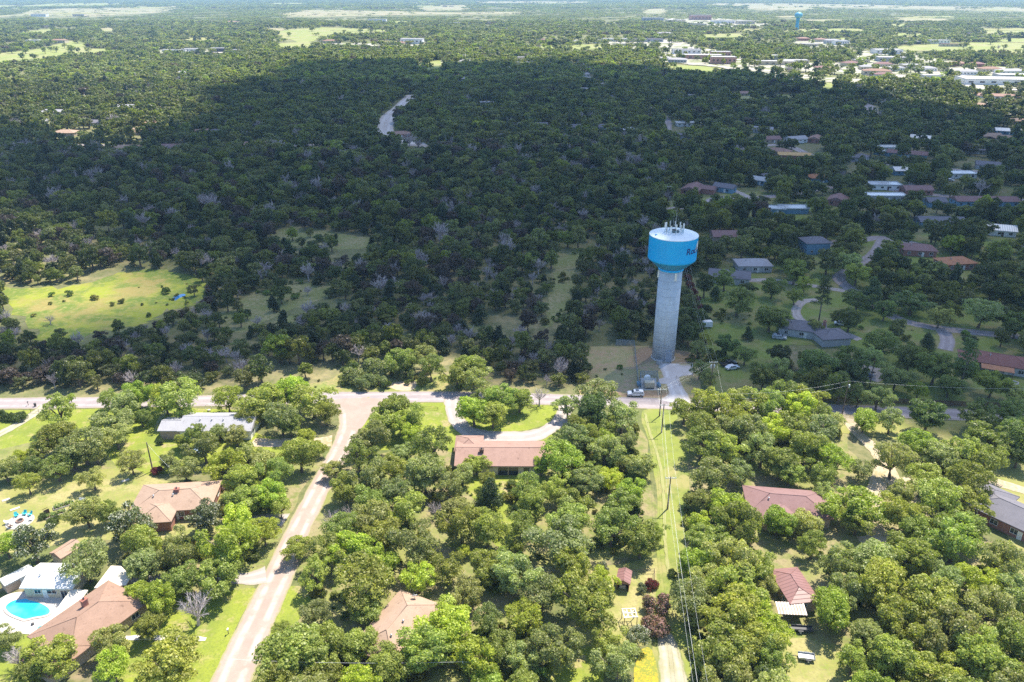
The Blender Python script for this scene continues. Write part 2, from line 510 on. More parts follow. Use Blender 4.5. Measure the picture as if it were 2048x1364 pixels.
# shaded / wooded floor in the middle distance (under the scrub wood) and near woods
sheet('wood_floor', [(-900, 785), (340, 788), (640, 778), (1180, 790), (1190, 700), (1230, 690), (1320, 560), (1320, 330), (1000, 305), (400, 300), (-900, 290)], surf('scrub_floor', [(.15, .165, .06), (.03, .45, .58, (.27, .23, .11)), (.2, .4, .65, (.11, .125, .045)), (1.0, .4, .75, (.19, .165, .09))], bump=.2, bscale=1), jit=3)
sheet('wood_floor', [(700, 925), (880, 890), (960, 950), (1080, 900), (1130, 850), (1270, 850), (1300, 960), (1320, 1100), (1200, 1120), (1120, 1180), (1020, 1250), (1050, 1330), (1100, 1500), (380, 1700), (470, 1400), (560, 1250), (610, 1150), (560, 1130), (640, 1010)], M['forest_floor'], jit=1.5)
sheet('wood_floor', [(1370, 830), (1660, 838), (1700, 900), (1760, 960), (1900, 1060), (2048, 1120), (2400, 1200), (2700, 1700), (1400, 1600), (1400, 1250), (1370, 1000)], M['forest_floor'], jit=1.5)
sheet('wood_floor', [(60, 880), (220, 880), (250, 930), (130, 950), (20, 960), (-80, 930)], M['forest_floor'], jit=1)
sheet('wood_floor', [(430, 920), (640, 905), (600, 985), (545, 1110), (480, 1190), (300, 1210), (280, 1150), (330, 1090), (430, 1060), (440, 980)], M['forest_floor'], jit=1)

# lawns
sheet('lawn', [(-300, 835), (180, 818), (330, 815), (520, 825), (500, 860), (640, 900), (520, 930), (430, 920), (350, 945), (250, 945), (200, 900), (100, 880), (-40, 905), (-300, 930)], M['lawn'])
sheet('lawn', [(-60, 1000), (90, 960), (250, 935), (320, 960), (420, 965), (470, 985), (450, 1060), (330, 1085), (200, 1080), (60, 1098), (-60, 1110)], M['drylawn'])
sheet('lawn', [(740, 815), (905, 807), (912, 850), (950, 890), (900, 905), (850, 880), (760, 900), (725, 860)], M['lawn'])
sheet('lawn', [(925, 810), (1140, 808), (1128, 830), (1095, 848), (1040, 862), (960, 865), (930, 850)], M['lawn'])
sheet('lawn', [(1085, 866), (1130, 850), (1150, 870), (1100, 890), (1080, 885)], M['lawn'])
sheet('lawn', [(900, 950), (1080, 930), (1090, 960), (1060, 1080), (990, 1090), (950, 1000)], M['lawn'])
sheet('lawn', [(245, 1195), (380, 1190), (470, 1180), (512, 1182), (470, 1260), (400, 1500), (200, 1500), (240, 1330), (262, 1262)], M['lawn'], jit=.3)
sheet('lawn', [(-100, 1275), (75, 1268), (80, 1310), (60, 1500), (-150, 1500)], M['lawn'])
sheet('lawn', [(575, 1175), (625, 1185), (605, 1230), (560, 1270), (530, 1310), (548, 1240)], M['lawn'])
sheet('lawn', [(1030, 1145), (1230, 1130), (1330, 1120), (1345, 1230), (1290, 1290), (1200, 1310), (1160, 1400), (1080, 1300), (1180, 1210), (1100, 1170)], M['drylawn'])
sheet('lawn', [(1285, 822), (1352, 825), (1345, 860), (1370, 900), (1380, 1000), (1368, 1100), (1390, 1250), (1410, 1500), (1290, 1500), (1310, 1250), (1315, 1000), (1300, 900)], surf('corridor_grass', [(.20, .235, .045), (.08, .42, .62, (.27, .245, .095)), (.4, .45, .7, (.15, .185, .04)), (1.8, .5, .8, (.25, .24, .09))], bump=.1, bscale=2))
sheet('lawn', [(1570, 1290), (1640, 1285), (1690, 1310), (1680, 1500), (1560, 1500)], M['drylawn'])
sheet('lawn', [(1930, 930), (2048, 905), (2300, 930), (2300, 1150), (2060, 1110), (1990, 1030)], M['drylawn'])
sheet('flower_bed', [(1282, 1300), (1308, 1308), (1318, 1420), (1278, 1420), (1268, 1350)], surf('yellow_flowers', [(.22, .235, .04), (.22, .38, .56, (.40, .29, .03)), (1.5, .42, .6, (.20, .22, .04)), (3, .5, .62, (.46, .34, .03))]))
sheet('lawn', [(1100, 1310), (1200, 1300), (1190, 1440), (1110, 1440)], M['lawn'])
# verges and lots beyond the road
sheet('verge', [(480, 783), (640, 765), (690, 745), (760, 760), (900, 748), (940, 788), (860, 789), (660, 789)], surf('verge_grass', [(.21, .235, .06), (.15, .40, .6, (.30, .24, .11)), (1.2, .4, .7, (.15, .185, .05))], bump=.12, bscale=2))
sheet('bare_soil', [(772, 770), (800, 763), (830, 762), (828, 778), (800, 781)], M['dirt'], jit=.3)
sheet('tower_lot', [(1150, 694), (1300, 692), (1390, 706), (1405, 795), (1160, 795)], surf('lot_grass', [(.38, .31, .14), (.10, .42, .60, (.44, .29, .17)), (.5, .4, .7, (.30, .27, .11))], bump=.08, bscale=2), smooth=False)
sheet('lot_soil', [(1272, 700), (1310, 694), (1386, 708), (1384, 725), (1345, 728), (1310, 722), (1275, 730)], M['browndirt'], jit=.5)
sheet('lot_soil', [(1252, 787), (1340, 780), (1342, 798), (1260, 800), (1235, 797)], M['browndirt'], jit=.5)
sheet('meadow', [(-10, 578), (60, 577), (160, 570), (240, 548), (330, 540), (395, 560), (420, 580), (390, 606), (330, 625), (290, 648), (215, 660), (150, 682), (95, 690), (70, 660), (20, 620)], M['meadow'], jit=3)
pond_m = plain('pond_water', (.03, .16, .42), .08, .6)
sheet('pond', [(344, 598), (352, 592), (366, 588), (372, 590), (360, 596), (350, 601)], pond_m, jit=.2)
for nm, pp in (('clearing', [(1120, 500), (1160, 500), (1150, 545), (1140, 600), (1105, 650), (1085, 650), (1100, 590), (1105, 540)]),
               ('clearing', [(430, 640), (500, 590), (580, 570), (680, 575), (640, 600), (560, 630), (480, 665)]),
               ('clearing', [(540, 465), (600, 455), (700, 470), (780, 480), (700, 498), (580, 490)]),
               ('clearing', [(560, 640), (640, 620), (620, 650), (570, 660)]), ('clearing', [(920, 625), (970, 622), (960, 650), (925, 655)])):
    sheet(nm, pp, surf('clearing_grass', [(.21, .22, .075), (.10, .4, .6, (.30, .26, .13)), (.7, .4, .7, (.15, .17, .05))], bump=.15, bscale=1.5), jit=2)
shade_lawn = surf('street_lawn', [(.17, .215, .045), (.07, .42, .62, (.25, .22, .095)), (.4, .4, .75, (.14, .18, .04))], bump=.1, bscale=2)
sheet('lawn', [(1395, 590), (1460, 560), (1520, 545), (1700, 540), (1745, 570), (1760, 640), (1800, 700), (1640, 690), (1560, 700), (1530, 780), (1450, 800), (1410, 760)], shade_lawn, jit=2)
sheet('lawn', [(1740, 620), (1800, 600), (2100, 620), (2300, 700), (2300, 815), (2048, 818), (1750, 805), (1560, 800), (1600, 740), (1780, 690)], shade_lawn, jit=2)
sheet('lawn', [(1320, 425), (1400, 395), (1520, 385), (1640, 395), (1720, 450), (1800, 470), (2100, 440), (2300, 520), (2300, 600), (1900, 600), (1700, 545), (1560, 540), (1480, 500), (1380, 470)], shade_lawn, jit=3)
sheet('lawn', [(1400, 840), (1700, 836), (1990, 845), (2300, 850), (2300, 900), (2000, 880), (1900, 890), (1720, 870)], M['drylawn'], jit=1)

# roads and drives
strip('road', [(-420, 812), (-200, 810), (0, 807), (340, 803), (520, 799), (680, 795), (900, 794), (1100, 799), (1320, 807), (1500, 814), (1670, 820), (1930, 830), (2200, 843), (2500, 860)], 7.0, M['asphalt'])
strip('side_street', [(702, 797), (702, 822), (700, 850), (690, 880), (676, 910), (640, 975), (588, 1078), (567, 1130), (540, 1190), (498, 1280), (462, 1364), (420, 1480), (380, 1600)], [11, 7.5, 6.2, 5.8, 5.8, 5.6, 5.6, 6.5, 6.6, 7, 7.2, 7.2, 7.2], M['chipseal'])
sheet('side_street', [(672, 799), (790, 800), (745, 828), (722, 858), (706, 862), (694, 850), (690, 822)], M['chipseal'], jit=.2)
strip('driveway', [(906, 797), (906, 815), (912, 838), (932, 860), (965, 873), (1010, 876), (1060, 873), (1095, 860), (1118, 842), (1130, 822), (1135, 803)], [5.5, 4.6, 4.4, 5, 6.5, 7, 6, 4.6, 4.4, 4.4, 5], M['drive'])
strip('driveway', [(90, 812), (70, 826), (40, 846), (0, 868), (-60, 900)], 3.2, M['gravel'])
strip('driveway', [(664, 882), (640, 884), (600, 884), (545, 886), (505, 884)], [6, 4.5, 4, 4, 4], M['dirt'])
strip('driveway', [(532, 1150), (490, 1158), (440, 1152), (380, 1155), (300, 1165), (250, 1172)], [6, 3.6, 3.2, 3.2, 4, 5], M['drive'])
strip('driveway', [(572, 1040), (545, 1038), (500, 1042), (455, 1060)], [5, 3.5, 3.5, 4], M['drive'])
strip('driveway', [(1352, 806), (1357, 792), (1352, 778), (1345, 762), (1342, 748), (1340, 736), (1338, 727)], [11, 6, 5, 4.5, 5.5, 7, 7], M['paledrive'])
sheet('driveway', [(1335, 731), (1384, 731), (1385, 750), (1366, 752), (1350, 758), (1338, 752)], M['paledrive'], smooth=False, jit=0)
sheet('driveway', [(1318, 758), (1342, 752), (1345, 768), (1316, 768)], M['paledrive'], smooth=False, jit=0)
sheet('concrete_pad', [(1280, 756), (1312, 756), (1316, 781), (1279, 781)], M['concrete'], smooth=False, jit=0)
strip('driveway', [(1690, 828), (1712, 862), (1738, 888), (1768, 925), (1790, 965), (1830, 1010), (1870, 1050), (1925, 1110)], [4, 3.4, 3.4, 3.6, 4, 4.5, 4, 4], M['dirt'])
strip('driveway', [(1768, 925), (1752, 980), (1740, 1030), (1755, 1080), (1720, 1085)], [3, 4, 4, 5, 4], M['dirt'])
strip('driveway', [(1790, 965), (1880, 960), (1960, 958), (2060, 985)], 3.5, M['dirt'])
strip('track', [(1290, 826), (1298, 860), (1312, 900), (1322, 940), (1328, 1000), (1330, 1080), (1338, 1150)], .8, M['grasstrack'])
strip('track', [(1320, 1250), (1335, 1290), (1345, 1340), (1352, 1400), (1360, 1480)], [1.5, 4, 5, 5.5, 6], M['gravel'])
strip('footpath', [(250, 1276), (300, 1276), (360, 1277), (412, 1279)], 1.1, M['whitecon'])
# neighbourhood streets under the cloud
strip('street', [(1430, 565), (1530, 560), (1580, 566), (1625, 572), (1690, 582)], 4, M['drive'])
strip('driveway', [(1635, 600), (1608, 603), (1596, 612), (1592, 628), (1608, 645), (1640, 656), (1690, 668), (1720, 680)], 3.6, M['drive'])
strip('street', [(1640, 492), (1680, 484), (1720, 480), (1765, 476), (1840, 490)], 7, M['asphalt'])
strip('street', [(1765, 480), (1745, 510), (1690, 545), (1680, 562), (1735, 600), (1790, 635), (1830, 648), (1880, 657), (1950, 665), (2050, 674), (2300, 690)], 5.6, M['asphalt'])
strip('driveway', [(1885, 660), (1895, 680), (1890, 700)], 5, M['asphalt'])
strip('driveway', [(1722, 735), (1760, 745), (1740, 760)], 5, M['drive'])
strip('street', [(1300, 432), (1345, 418), (1400, 412), (1440, 395), (1500, 397), (1600, 386), (1700, 372), (1850, 388), (2000, 400), (2300, 400)], 7, M['asphalt'])
strip('driveway', [(1500, 395), (1470, 382), (1448, 372)], 4.5, M['drive'])
strip('street', [(1200, 165), (1215, 182), (1260, 195), (1320, 228), (1335, 245), (1340, 270), (1420, 300), (1560, 290), (1640, 315), (1800, 330), (2048, 350), (2300, 360)], 8, M['asphalt'])
strip('street', [(1210, 182), (1170, 150), (1130, 120)], 9, M['townground'])
strip('street', [(826, 190), (800, 215), (775, 238), (778, 275), (860, 292)], 15, M['paledrive'])
strip('street', [(1200, 302), (1000, 296), (860, 292), (700, 285), (620, 290), (400, 296), (150, 290), (-300, 300)], 7, M['drive'])
strip('street', [(1720, 205), (1740, 216), (1742, 235)], 14, M['asphalt'])
strip('street', [(890, 118), (876, 140), (870, 150)], 10, M['townground'])
# far fields
FZ = [.15]
def field(poly, mat='fieldgreen', nm='field'):
    FZ[0] += .01
    return sheet(nm, poly, M[mat], jit=1.5, z=FZ[0])
FIELDS = []
for poly, mt_ in (
    ([(-200, 118), (0, 106), (90, 96), (130, 82), (172, 82), (170, 96), (235, 98), (205, 105), (120, 112), (60, 122), (0, 126), (-200, 140)], 'fieldgreen'),
    ([(-200, 30), (20, 30), (60, 21), (130, 17), (260, 16), (360, 13), (320, 24), (250, 29), (170, 34), (60, 31), (-200, 44)], 'fieldtan'),
    ([(-200, 10), (50, 11), (100, 7), (240, 6), (245, 9), (120, 12), (-200, 16)], 'fieldgreen'),
    ([(545, 66), (600, 57), (660, 55), (780, 60), (770, 66), (680, 68), (640, 76), (622, 84), (628, 96), (560, 97), (550, 88), (590, 82)], 'fieldgreen'),
    ([(620, 20), (780, 22), (850, 24), (1000, 25), (1040, 28), (880, 29), (740, 31), (620, 34), (560, 30)], 'fieldtan'),
    ([(835, 12), (940, 10), (930, 19), (850, 20)], 'fieldtan'),
    ([(1045, 92), (1130, 91), (1190, 88), (1222, 95), (1180, 99), (1050, 97)], 'fieldgreen'),
    ([(1345, 86), (1370, 86), (1430, 100), (1410, 106), (1350, 104)], 'fieldgreen'),
    ([(1322, 130), (1400, 132), (1460, 140), (1440, 146), (1360, 142), (1320, 138)], 'fieldgreen'),
    ([(1775, 94), (1840, 90), (1900, 85), (2048, 86), (2300, 90), (2300, 112), (2048, 108), (1960, 103), (1840, 102), (1790, 99)], 'fieldgreen'),
    ([(1395, 7), (1560, 7), (1700, 9), (1900, 13), (2300, 17), (2300, 24), (2048, 23), (1900, 19), (1760, 17), (1620, 14), (1480, 13)], 'fieldtan'),
    ([(1500, 10), (1600, 12), (1630, 19), (1540, 20), (1500, 18)], 'fieldtan'),
    ([(1285, 19), (1330, 18), (1335, 26), (1290, 26)], 'fieldtan'),
    ([(1785, 35), (1830, 35), (1890, 38), (1890, 43), (1800, 41)], 'fieldtan'),
    ([(1780, 48), (1815, 48), (1812, 53), (1780, 53)], 'fieldgreen'),
    ([(1960, 60), (2100, 62), (2100, 68), (1970, 66)], 'fieldgreen'),
    ([(1640, 160), (1660, 150), (1668, 178), (1650, 184)], 'fieldgreen'),
    ([(820, 118), (840, 124), (880, 122), (878, 140), (862, 142), (835, 132)], 'fieldgreen'),
    ([(1730, 193), (1620, 190), (1450, 188), (1460, 198), (1560, 200)], 'fieldgreen'),
    ([(50, 62), (95, 60), (100, 66), (60, 67)], 'fieldgreen'),
    ([(950, 3), (1180, 3), (1180, 6), (950, 6)], 'fieldtan')):
    FIELDS.append(poly); field(poly, mt_)
for k in range(46):          # scattered pastures and bare lots between the far woods
    yy = rnd.choice((8, 14, 20, 26, 34, 42, 52, 60, 70, 80, 92, 104)) + rnd.uniform(-2, 2); xx = rnd.uniform(-40, 2080)
    if yy > 85 and 1150 < xx: continue
    ww = rnd.uniform(14, 70); hh = .8 + yy * .035 * rnd.uniform(.6, 1.4)
    pl_ = [(xx - ww, yy), (xx - ww * .5, yy - hh * rnd.uniform(.5, 1)), (xx + ww * .3, yy - hh), (xx + ww, yy - hh * .4), (xx + ww * .8, yy + hh * .6), (xx, yy + hh * rnd.uniform(.5, 1.2)), (xx - ww * .6, yy + hh * .7)]
    FIELDS.append(pl_); field(pl_, rnd.choice(('fieldgreen', 'fieldgreen', 'fieldtan', 'drylawn')))
TOWN = []
for poly in ([(1205, 78), (1250, 76), (1330, 79), (1372, 86), (1400, 96), (1340, 98), (1232, 98), (1215, 90)],
             [(1318, 100), (1400, 98), (1470, 106), (1490, 120), (1540, 133), (1545, 150), (1470, 140), (1380, 130), (1310, 120)],
             [(1320, 38), (1420, 36), (1500, 42), (1530, 52), (1420, 54), (1330, 46)],
             [(1590, 78), (1690, 80), (1695, 94), (1620, 96), (1590, 86)],
             [(1715, 105), (1790, 102), (1880, 118), (1960, 130), (2060, 138), (2200, 145), (2200, 180), (2048, 182), (1940, 180), (1880, 160), (1800, 156), (1700, 150), (1540, 140), (1530, 125), (1700, 125)],
             [(1530, 142), (1620, 152), (1700, 158), (1800, 165), (1790, 172), (1660, 166), (1520, 158)],
             [(310, 101), (400, 98), (480, 102), (480, 108), (400, 106), (312, 107)],
             [(640, 88), (760, 86), (850, 84), (860, 92), (740, 93), (640, 92)],
             [(1030, 118), (1060, 120), (1060, 132), (1035, 130)]):
    TOWN.append(poly); field(poly, 'townground', 'town_ground')
# ------------------------------------------------------------------ water towers
TX, TY = 49.5, 229.2
def ribbed_concrete():
    m, nt, b, o = newmat('tower_concrete')
    tc = N(nt, 'ShaderNodeTexCoord').outputs['Object']
    sp = N(nt, 'ShaderNodeSeparateXYZ'); nt.links.new(tc, sp.inputs[0])
    an = N(nt, 'ShaderNodeMath', operation='ARCTAN2'); nt.links.new(sp.outputs[1], an.inputs[0]); nt.links.new(sp.outputs[0], an.inputs[1])
    a2 = N(nt, 'ShaderNodeMath', operation='MULTIPLY'); nt.links.new(an.outputs[0], a2.inputs[0]); a2.inputs[1].default_value = 3.6
    v = N(nt, 'ShaderNodeMath', operation='PINGPONG'); nt.links.new(a2.outputs[0], v.inputs[0]); v.inputs[1].default_value = .3534
    h = N(nt, 'ShaderNodeMath', operation='PINGPONG'); nt.links.new(sp.outputs[2], h.inputs[0]); h.inputs[1].default_value = 1.25
    col = mixc(nt, ramp(nt, noise(nt, tc, .35, 5, .65), .35, .7), (.52, .57, .64), (.43, .475, .54))
    mp = N(nt, 'ShaderNodeMapping'); mp.inputs['Scale'].default_value = (2, 2, .15); nt.links.new(tc, mp.inputs[0])
    col = mixc(nt, ramp(nt, noise(nt, mp.outputs[0], 1.2, 5, .7), .5, .8), col, (.40, .39, .385))
    vf = ramp(nt, v.outputs[0], .045, 0.0); hf = ramp(nt, h.outputs[0], .13, 0.0)
    v1 = N(nt, 'ShaderNodeMath', operation='MULTIPLY'); nt.links.new(vf, v1.inputs[0]); v1.inputs[1].default_value = .28
    col = mixc(nt, v1.outputs[0], col, (.24, .24, .25)); 
    h1 = N(nt, 'ShaderNodeMath', operation='MULTIPLY'); nt.links.new(hf, h1.inputs[0]); h1.inputs[1].default_value = .5
    col = mixc(nt, h1.outputs[0], col, (.22, .22, .23))
    nt.links.new(col, b.inputs['Base Color']); b.inputs['Roughness'].default_value = .85
    return m
M['towercon'] = ribbed_concrete()
M['towerblue'] = surf('tower_blue_paint', [(.004, .42, .86), (.25, .4, .7, (.006, .38, .80)), (2.0, .45, .8, (.006, .45, .88))], .42, .4, coord='object')
M['towerblue2'] = surf('tower_cone_paint', [(.02, .27, .52), (.5, .4, .7, (.04, .23, .44))], .5, .4, coord='object')
M['towerwhite'] = surf('tower_roof_paint', [(.62, .69, .73), (.4, .4, .7, (.55, .62, .66)), (2.5, .45, .8, (.66, .71, .74))], .5, .4, coord='object')
M['letter'] = plain('navy_lettering', (.008, .015, .16), .5)
tw = empty('water_tower', (TX, TY, 0), 0, 'tall water tower with bright blue tank and white top on a pale ribbed concrete shaft', 'water tower')
MB().lathe([(3.62, 0), (3.62, 30.6)], 72, cap=True).build('shaft', M['towercon'], tw)
MB().lathe([(3.95, 0), (3.95, .35)], 48).build('footing', M['concrete'], tw)
MB().lathe([(3.75, 30.6), (3.95, 30.75), (3.95, 31.15), (3.8, 31.3)], 72).build('collar', M['towerblue'], tw)
MB().lathe([(3.8, 31.3), (4.5, 31.7), (6.2, 33.2), (7.15, 34.15)], 72, cap=False).build('cone', M['towerblue2'], tw)
MB().lathe([(7.15, 34.15), (7.38, 34.35), (7.4, 34.8), (7.4, 41.6), (7.44, 41.75)], 96, cap=False).build('tank', M['towerblue'], tw)
roof = MB().lathe([(7.44, 41.75), (7.46, 41.85), (7.40, 41.92), (5, 42.22), (2.5, 42.4), (0.05, 42.45)], 96, cap=False).build('roof', M['towerwhite'], tw)
MB().lathe([(.32, 42.1), (.32, 42.32)], 16, (-5.8, -1.6)).build('hatch', M['towerblue2'], roof)
# railing / antenna array on the roof
ar = MB()
for k in range(16):
    t0, t1 = 2 * math.pi * k / 16, 2 * math.pi * (k + 1) / 16
    for hz in (.6, 1.15):
        ar.tube([(2.9 * math.cos(t0), 2.2 * math.sin(t0), 42.3 + hz), (2.9 * math.cos(t1), 2.2 * math.sin(t1), 42.3 + hz)], .05, 4)
    ar.tube([(2.9 * math.cos(t0), 2.2 * math.sin(t0), 42.25), (2.9 * math.cos(t0), 2.2 * math.sin(t0), 43.5)], .05, 4)
ar.build('railing', plain('antenna_blue', (.22, .45, .55), .5), tw)
r5 = random.Random(5)
for k in range(11):
    t = 2 * math.pi * k / 11 + .2
    x, y = 2.85 * math.cos(t), 2.15 * math.sin(t)
    h = 1.9 + r5.random() * 1.1
    a = MB(); a.tube([(x, y, 42.3), (x, y, 42.3 + h)], .06, 6); a.box(x - .17, x + .17, y - .09, y + .09, 42.3 + h - 1.3, 42.3 + h + .25, 0)
    a.build('antenna', M['white'] if k % 3 else M['galv'], tw)
a = MB(); a.tube([(.3, 0, 42.3), (.3, 0, 47.8)], .07, 6); a.tube([(.3, 0, 47.8), (.3, 0, 49.8)], .03, 5); a.tube([(-.4, .4, 42.3), (-.4, .4, 46.5)], .04, 5); a.build('mast', M['galv'], tw)
a = MB(); a.box(-.6, .6, -.4, .4, 42.4, 43.5); a.box(.8, 1.5, -.2, .5, 42.4, 43.1); a.build('equipment_box', M['dark'], tw)
t = -1.30; px_, py_ = 3.75 * math.cos(t), 3.75 * math.sin(t)
for bx in ((px_ - .32, px_ + .02, py_ - .12, py_ + .1, 28.0, 30.5), (px_ + .10, px_ + .32, py_ - .12, py_ + .1, 28.0, 30.5), (-4.05, -3.6, -.5, -.3, 28.1, 30.5)):
    a = MB(); a.box(*bx); a.build('vent_pipe', M['white'], tw)
dd = MB(); dd.box(.0, 1.9, -3.80, -3.3, 0, 3.7); dd.build('roller_door', plain('grey_blue_door', (.30, .34, .40), .6), tw, rz=0)
dd = MB(); dd.box(-.18, 0.0, -3.95, -3.3, 0, 3.9); dd.box(1.9, 2.08, -3.9, -3.2, 0, 3.9); dd.box(0, 1.9, -3.95, -3.4, 3.7, 3.9); dd.build('door_frame', M['galv'], tw)
for t in np.linspace(-2.7, -.4, 6):
    dd = MB(); dd.box(3.66 * math.cos(t) - .14, 3.66 * math.cos(t) + .14, 3.66 * math.sin(t) - .14, 3.66 * math.sin(t) + .1, 5.5, 5.9); dd.build('wall_lamp', M['galv'], tw)
# the painted name, visible as far as the tank turns away
fc = bpy.data.curves.new('lettering', 'FONT'); fc.body = 'Rock'; fc.size = 2.75; fc.extrude = .0; fc.shear = .12; fc.space_character = 1.02; fc.offset = .045
fo = bpy.data.objects.new('lettering', fc); SC.collection.objects.link(fo)
bpy.context.view_layer.update()
me = bpy.data.meshes.new_from_object(fo.evaluated_get(bpy.context.evaluated_depsgraph_get()))
bpy.data.objects.remove(fo)
import bmesh
bm = bmesh.new(); bm.from_mesh(me)
bmesh.ops.triangulate(bm, faces=bm.faces)
bmesh.ops.subdivide_edges(bm, edges=[e for e in bm.edges if e.calc_length() > .35], cuts=3)
for v in bm.verts:
    t = math.radians(-69) + v.co.x / 7.44
    rr = 7.44
    v.co = Vector((rr * math.cos(t), rr * math.sin(t), 37.4 + v.co.y))
bm.to_mesh(me); bm.free(); me.materials.clear(); me.materials.append(M['letter'])
lo = bpy.data.objects.new('lettering', me); SC.collection.objects.link(lo); lo.parent = tw
for p in me.polygons: p.use_smooth = True
# white swash emblem behind the lettering, starting at the tank's turn
a = MB(); vs = []; nseg = 20
for k in range(nseg + 1):
    u = k / nseg; t = math.radians(-69) + (4.35 + 3.2 * u) / 7.42
    mid = 38.6 + 1.3 * math.sin(u * 3.0) ; hw = .18 + .55 * math.sin(u * math.pi)
    vs += [(7.425 * math.cos(t), 7.425 * math.sin(t), mid - hw - 1.1), (7.425 * math.cos(t), 7.425 * math.sin(t), mid + hw)]
a.add(vs, [(2 * k, 2 * k + 2, 2 * k + 3, 2 * k + 1) for k in range(nseg)], 0, True); a.build('emblem', M['white'], tw)
a = MB(); a.box(TX - 3.0, TX - 1.3, TY - 5.4, TY - 4.2, 0, 1.5); o = a.build('utility_cabinet', M['galv'], bevel=.05)
tag(o, 'grey steel cabinet standing at the foot of the tall water tower', 'cabinet')
# far tower
p = gp(1593, 60)
ft = empty('water_tower', (p.x, p.y, 0), 0, 'small far-off blue water tower rising out of the town trees', 'water tower')
M['farblue'] = plain('far_tower_blue', (.03, .33, .55), .5)
M['farblue_pale'] = plain('far_tower_pale_blue', (.12, .42, .60), .5)
MB().lathe([(7.5, 0), (5.5, 6), (4.2, 20), (4.8, 28), (6.0, 33)], 32).build('shaft', M['farblue'], ft)
MB().lathe([(6.0, 33), (10.5, 37), (11.5, 41), (10.2, 45), (6, 48), (.1, 49.5)], 32).build('tank', M['farblue_pale'], ft)

# ------------------------------------------------------------------ buildings
FOOT = []           # footprints kept clear of trees: (centre x, y, radius-ish L, W, rot)
def rot2(x, y, a): return (x * math.cos(a) - y * math.sin(a), x * math.sin(a) + y * math.cos(a))

def roof_mesh(L, W, h, z, kind, ov, mat, parent, name='roof', fas=.22):
    l, w = L / 2 + ov, W / 2 + ov
    mb = MB()
    if kind == 'flat':
        mb.box(-l, l, -w, w, z, z + .28)
        for a in ((-l, l, -w, -w + .18), (-l, l, w - .18, w), (-l, -l + .18, -w + .18, w - .18), (l - .18, l, -w + .18, w - .18)):
            mb.box(*a, z + .28, z + .28 + min(h, .5))
        return mb.build(name, mat, parent)
    if kind == 'shed':
        vs = [(-l, -w, z), (l, -w, z), (l, w, z + h), (-l, w, z + h)]
        vs += [(x, y, zz + .12) for x, y, zz in vs]
        mb.add(vs, [(3, 2, 1, 0), (4, 5, 6, 7), (0, 1, 5, 4), (1, 2, 6, 5), (2, 3, 7, 6), (3, 0, 4, 7)])
        return mb.build(name, mat, parent)
    r = (l - w if l > w else 0.0) if kind == 'hip' else l
    vs = [(-l, -w, z), (l, -w, z), (l, w, z), (-l, w, z), (-l, -w, z + fas), (l, -w, z + fas), (l, w, z + fas), (-l, w, z + fas), (-r, 0, z + fas + h), (r, 0, z + fas + h)]
    fs = [(3, 2, 1, 0), (0, 1, 5, 4), (1, 2, 6, 5), (2, 3, 7, 6), (3, 0, 4, 7), (4, 5, 9, 8), (6, 7, 8, 9), (5, 6, 9), (7, 4, 8)]
    mb.add(vs, fs)
    # ridge cap
    if r > .2: mb.tube([(-r, 0, z + fas + h), (r, 0, z + fas + h)], .09, 5)
    if kind == 'hip':
        for sx_, sy_ in ((-1, -1), (-1, 1), (1, -1), (1, 1)):
            mb.tube([(sx_ * l, sy_ * w, z + fas), (sx_ * r, 0, z + fas + h)], .07, 5)
    return mb.build(name, mat, parent)

def openings(root, L, W, z0, eh, wins, winmat, door_at, detail, doormat):
    """windows along the walls (each its own part), one door"""
    for side, u, ww, wh, sill in wins:
        if side in 'fb':
            s = -1 if side == 'f' else 1; y = s * W / 2
            f = MB(); g = MB()
            for a in ((u - ww / 2 - .08, u - ww / 2), (u + ww / 2, u + ww / 2 + .08)): f.box(a[0], a[1], y - .07, y + .07, z0 + sill, z0 + sill + wh)
            f.box(u - ww / 2 - .08, u + ww / 2 + .08, y - .07, y + .07, z0 + sill + wh, z0 + sill + wh + .08); f.box(u - ww / 2 - .12, u + ww / 2 + .12, y - .10, y + .10, z0 + sill - .08, z0 + sill)
            f.box(u - .03, u + .03, y - .06, y + .06, z0 + sill, z0 + sill + wh)
            g.box(u - ww / 2, u - .03, y - .035, y + .035, z0 + sill, z0 + sill + wh); g.box(u + .03, u + ww / 2, y - .035, y + .035, z0 + sill, z0 + sill + wh)
        else:
            s = -1 if side == 'l' else 1; x = s * L / 2
            f = MB(); g = MB()
            for a in ((u - ww / 2 - .08, u - ww / 2), (u + ww / 2, u + ww / 2 + .08)): f.box(x - .07, x + .07, a[0], a[1], z0 + sill, z0 + sill + wh)
            f.box(x - .07, x + .07, u - ww / 2 - .08, u + ww / 2 + .08, z0 + sill + wh, z0 + sill + wh + .08); f.box(x - .10, x + .10, u - ww / 2 - .12, u + ww / 2 + .12, z0 + sill - .08, z0 + sill)
            f.box(x - .06, x + .06, u - .03, u + .03, z0 + sill, z0 + sill + wh)
            g.box(x - .035, x + .035, u - ww / 2, u - .03, z0 + sill, z0 + sill + wh); g.box(x - .035, x + .035, u + .03, u + ww / 2, z0 + sill, z0 + sill + wh)
        if detail:
            w_ = g.build('window', M['glass'], root); f.build('frame', winmat, w_)
        else:
            g.build('window', M['glass'], root)
    if door_at is not None:
        side, u = door_at
        y = -W / 2 if side == 'f' else W / 2
        d = MB(); d.box(u - .5, u + .5, y - .05, y + .05, z0, z0 + 2.1); do = d.build('door', doormat, root)
        if detail:
            d = MB(); d.box(u + .36, u + .42, y - .13, y + .13, z0 + .95, z0 + 1.05); d.build('handle', M['chrome'], do)

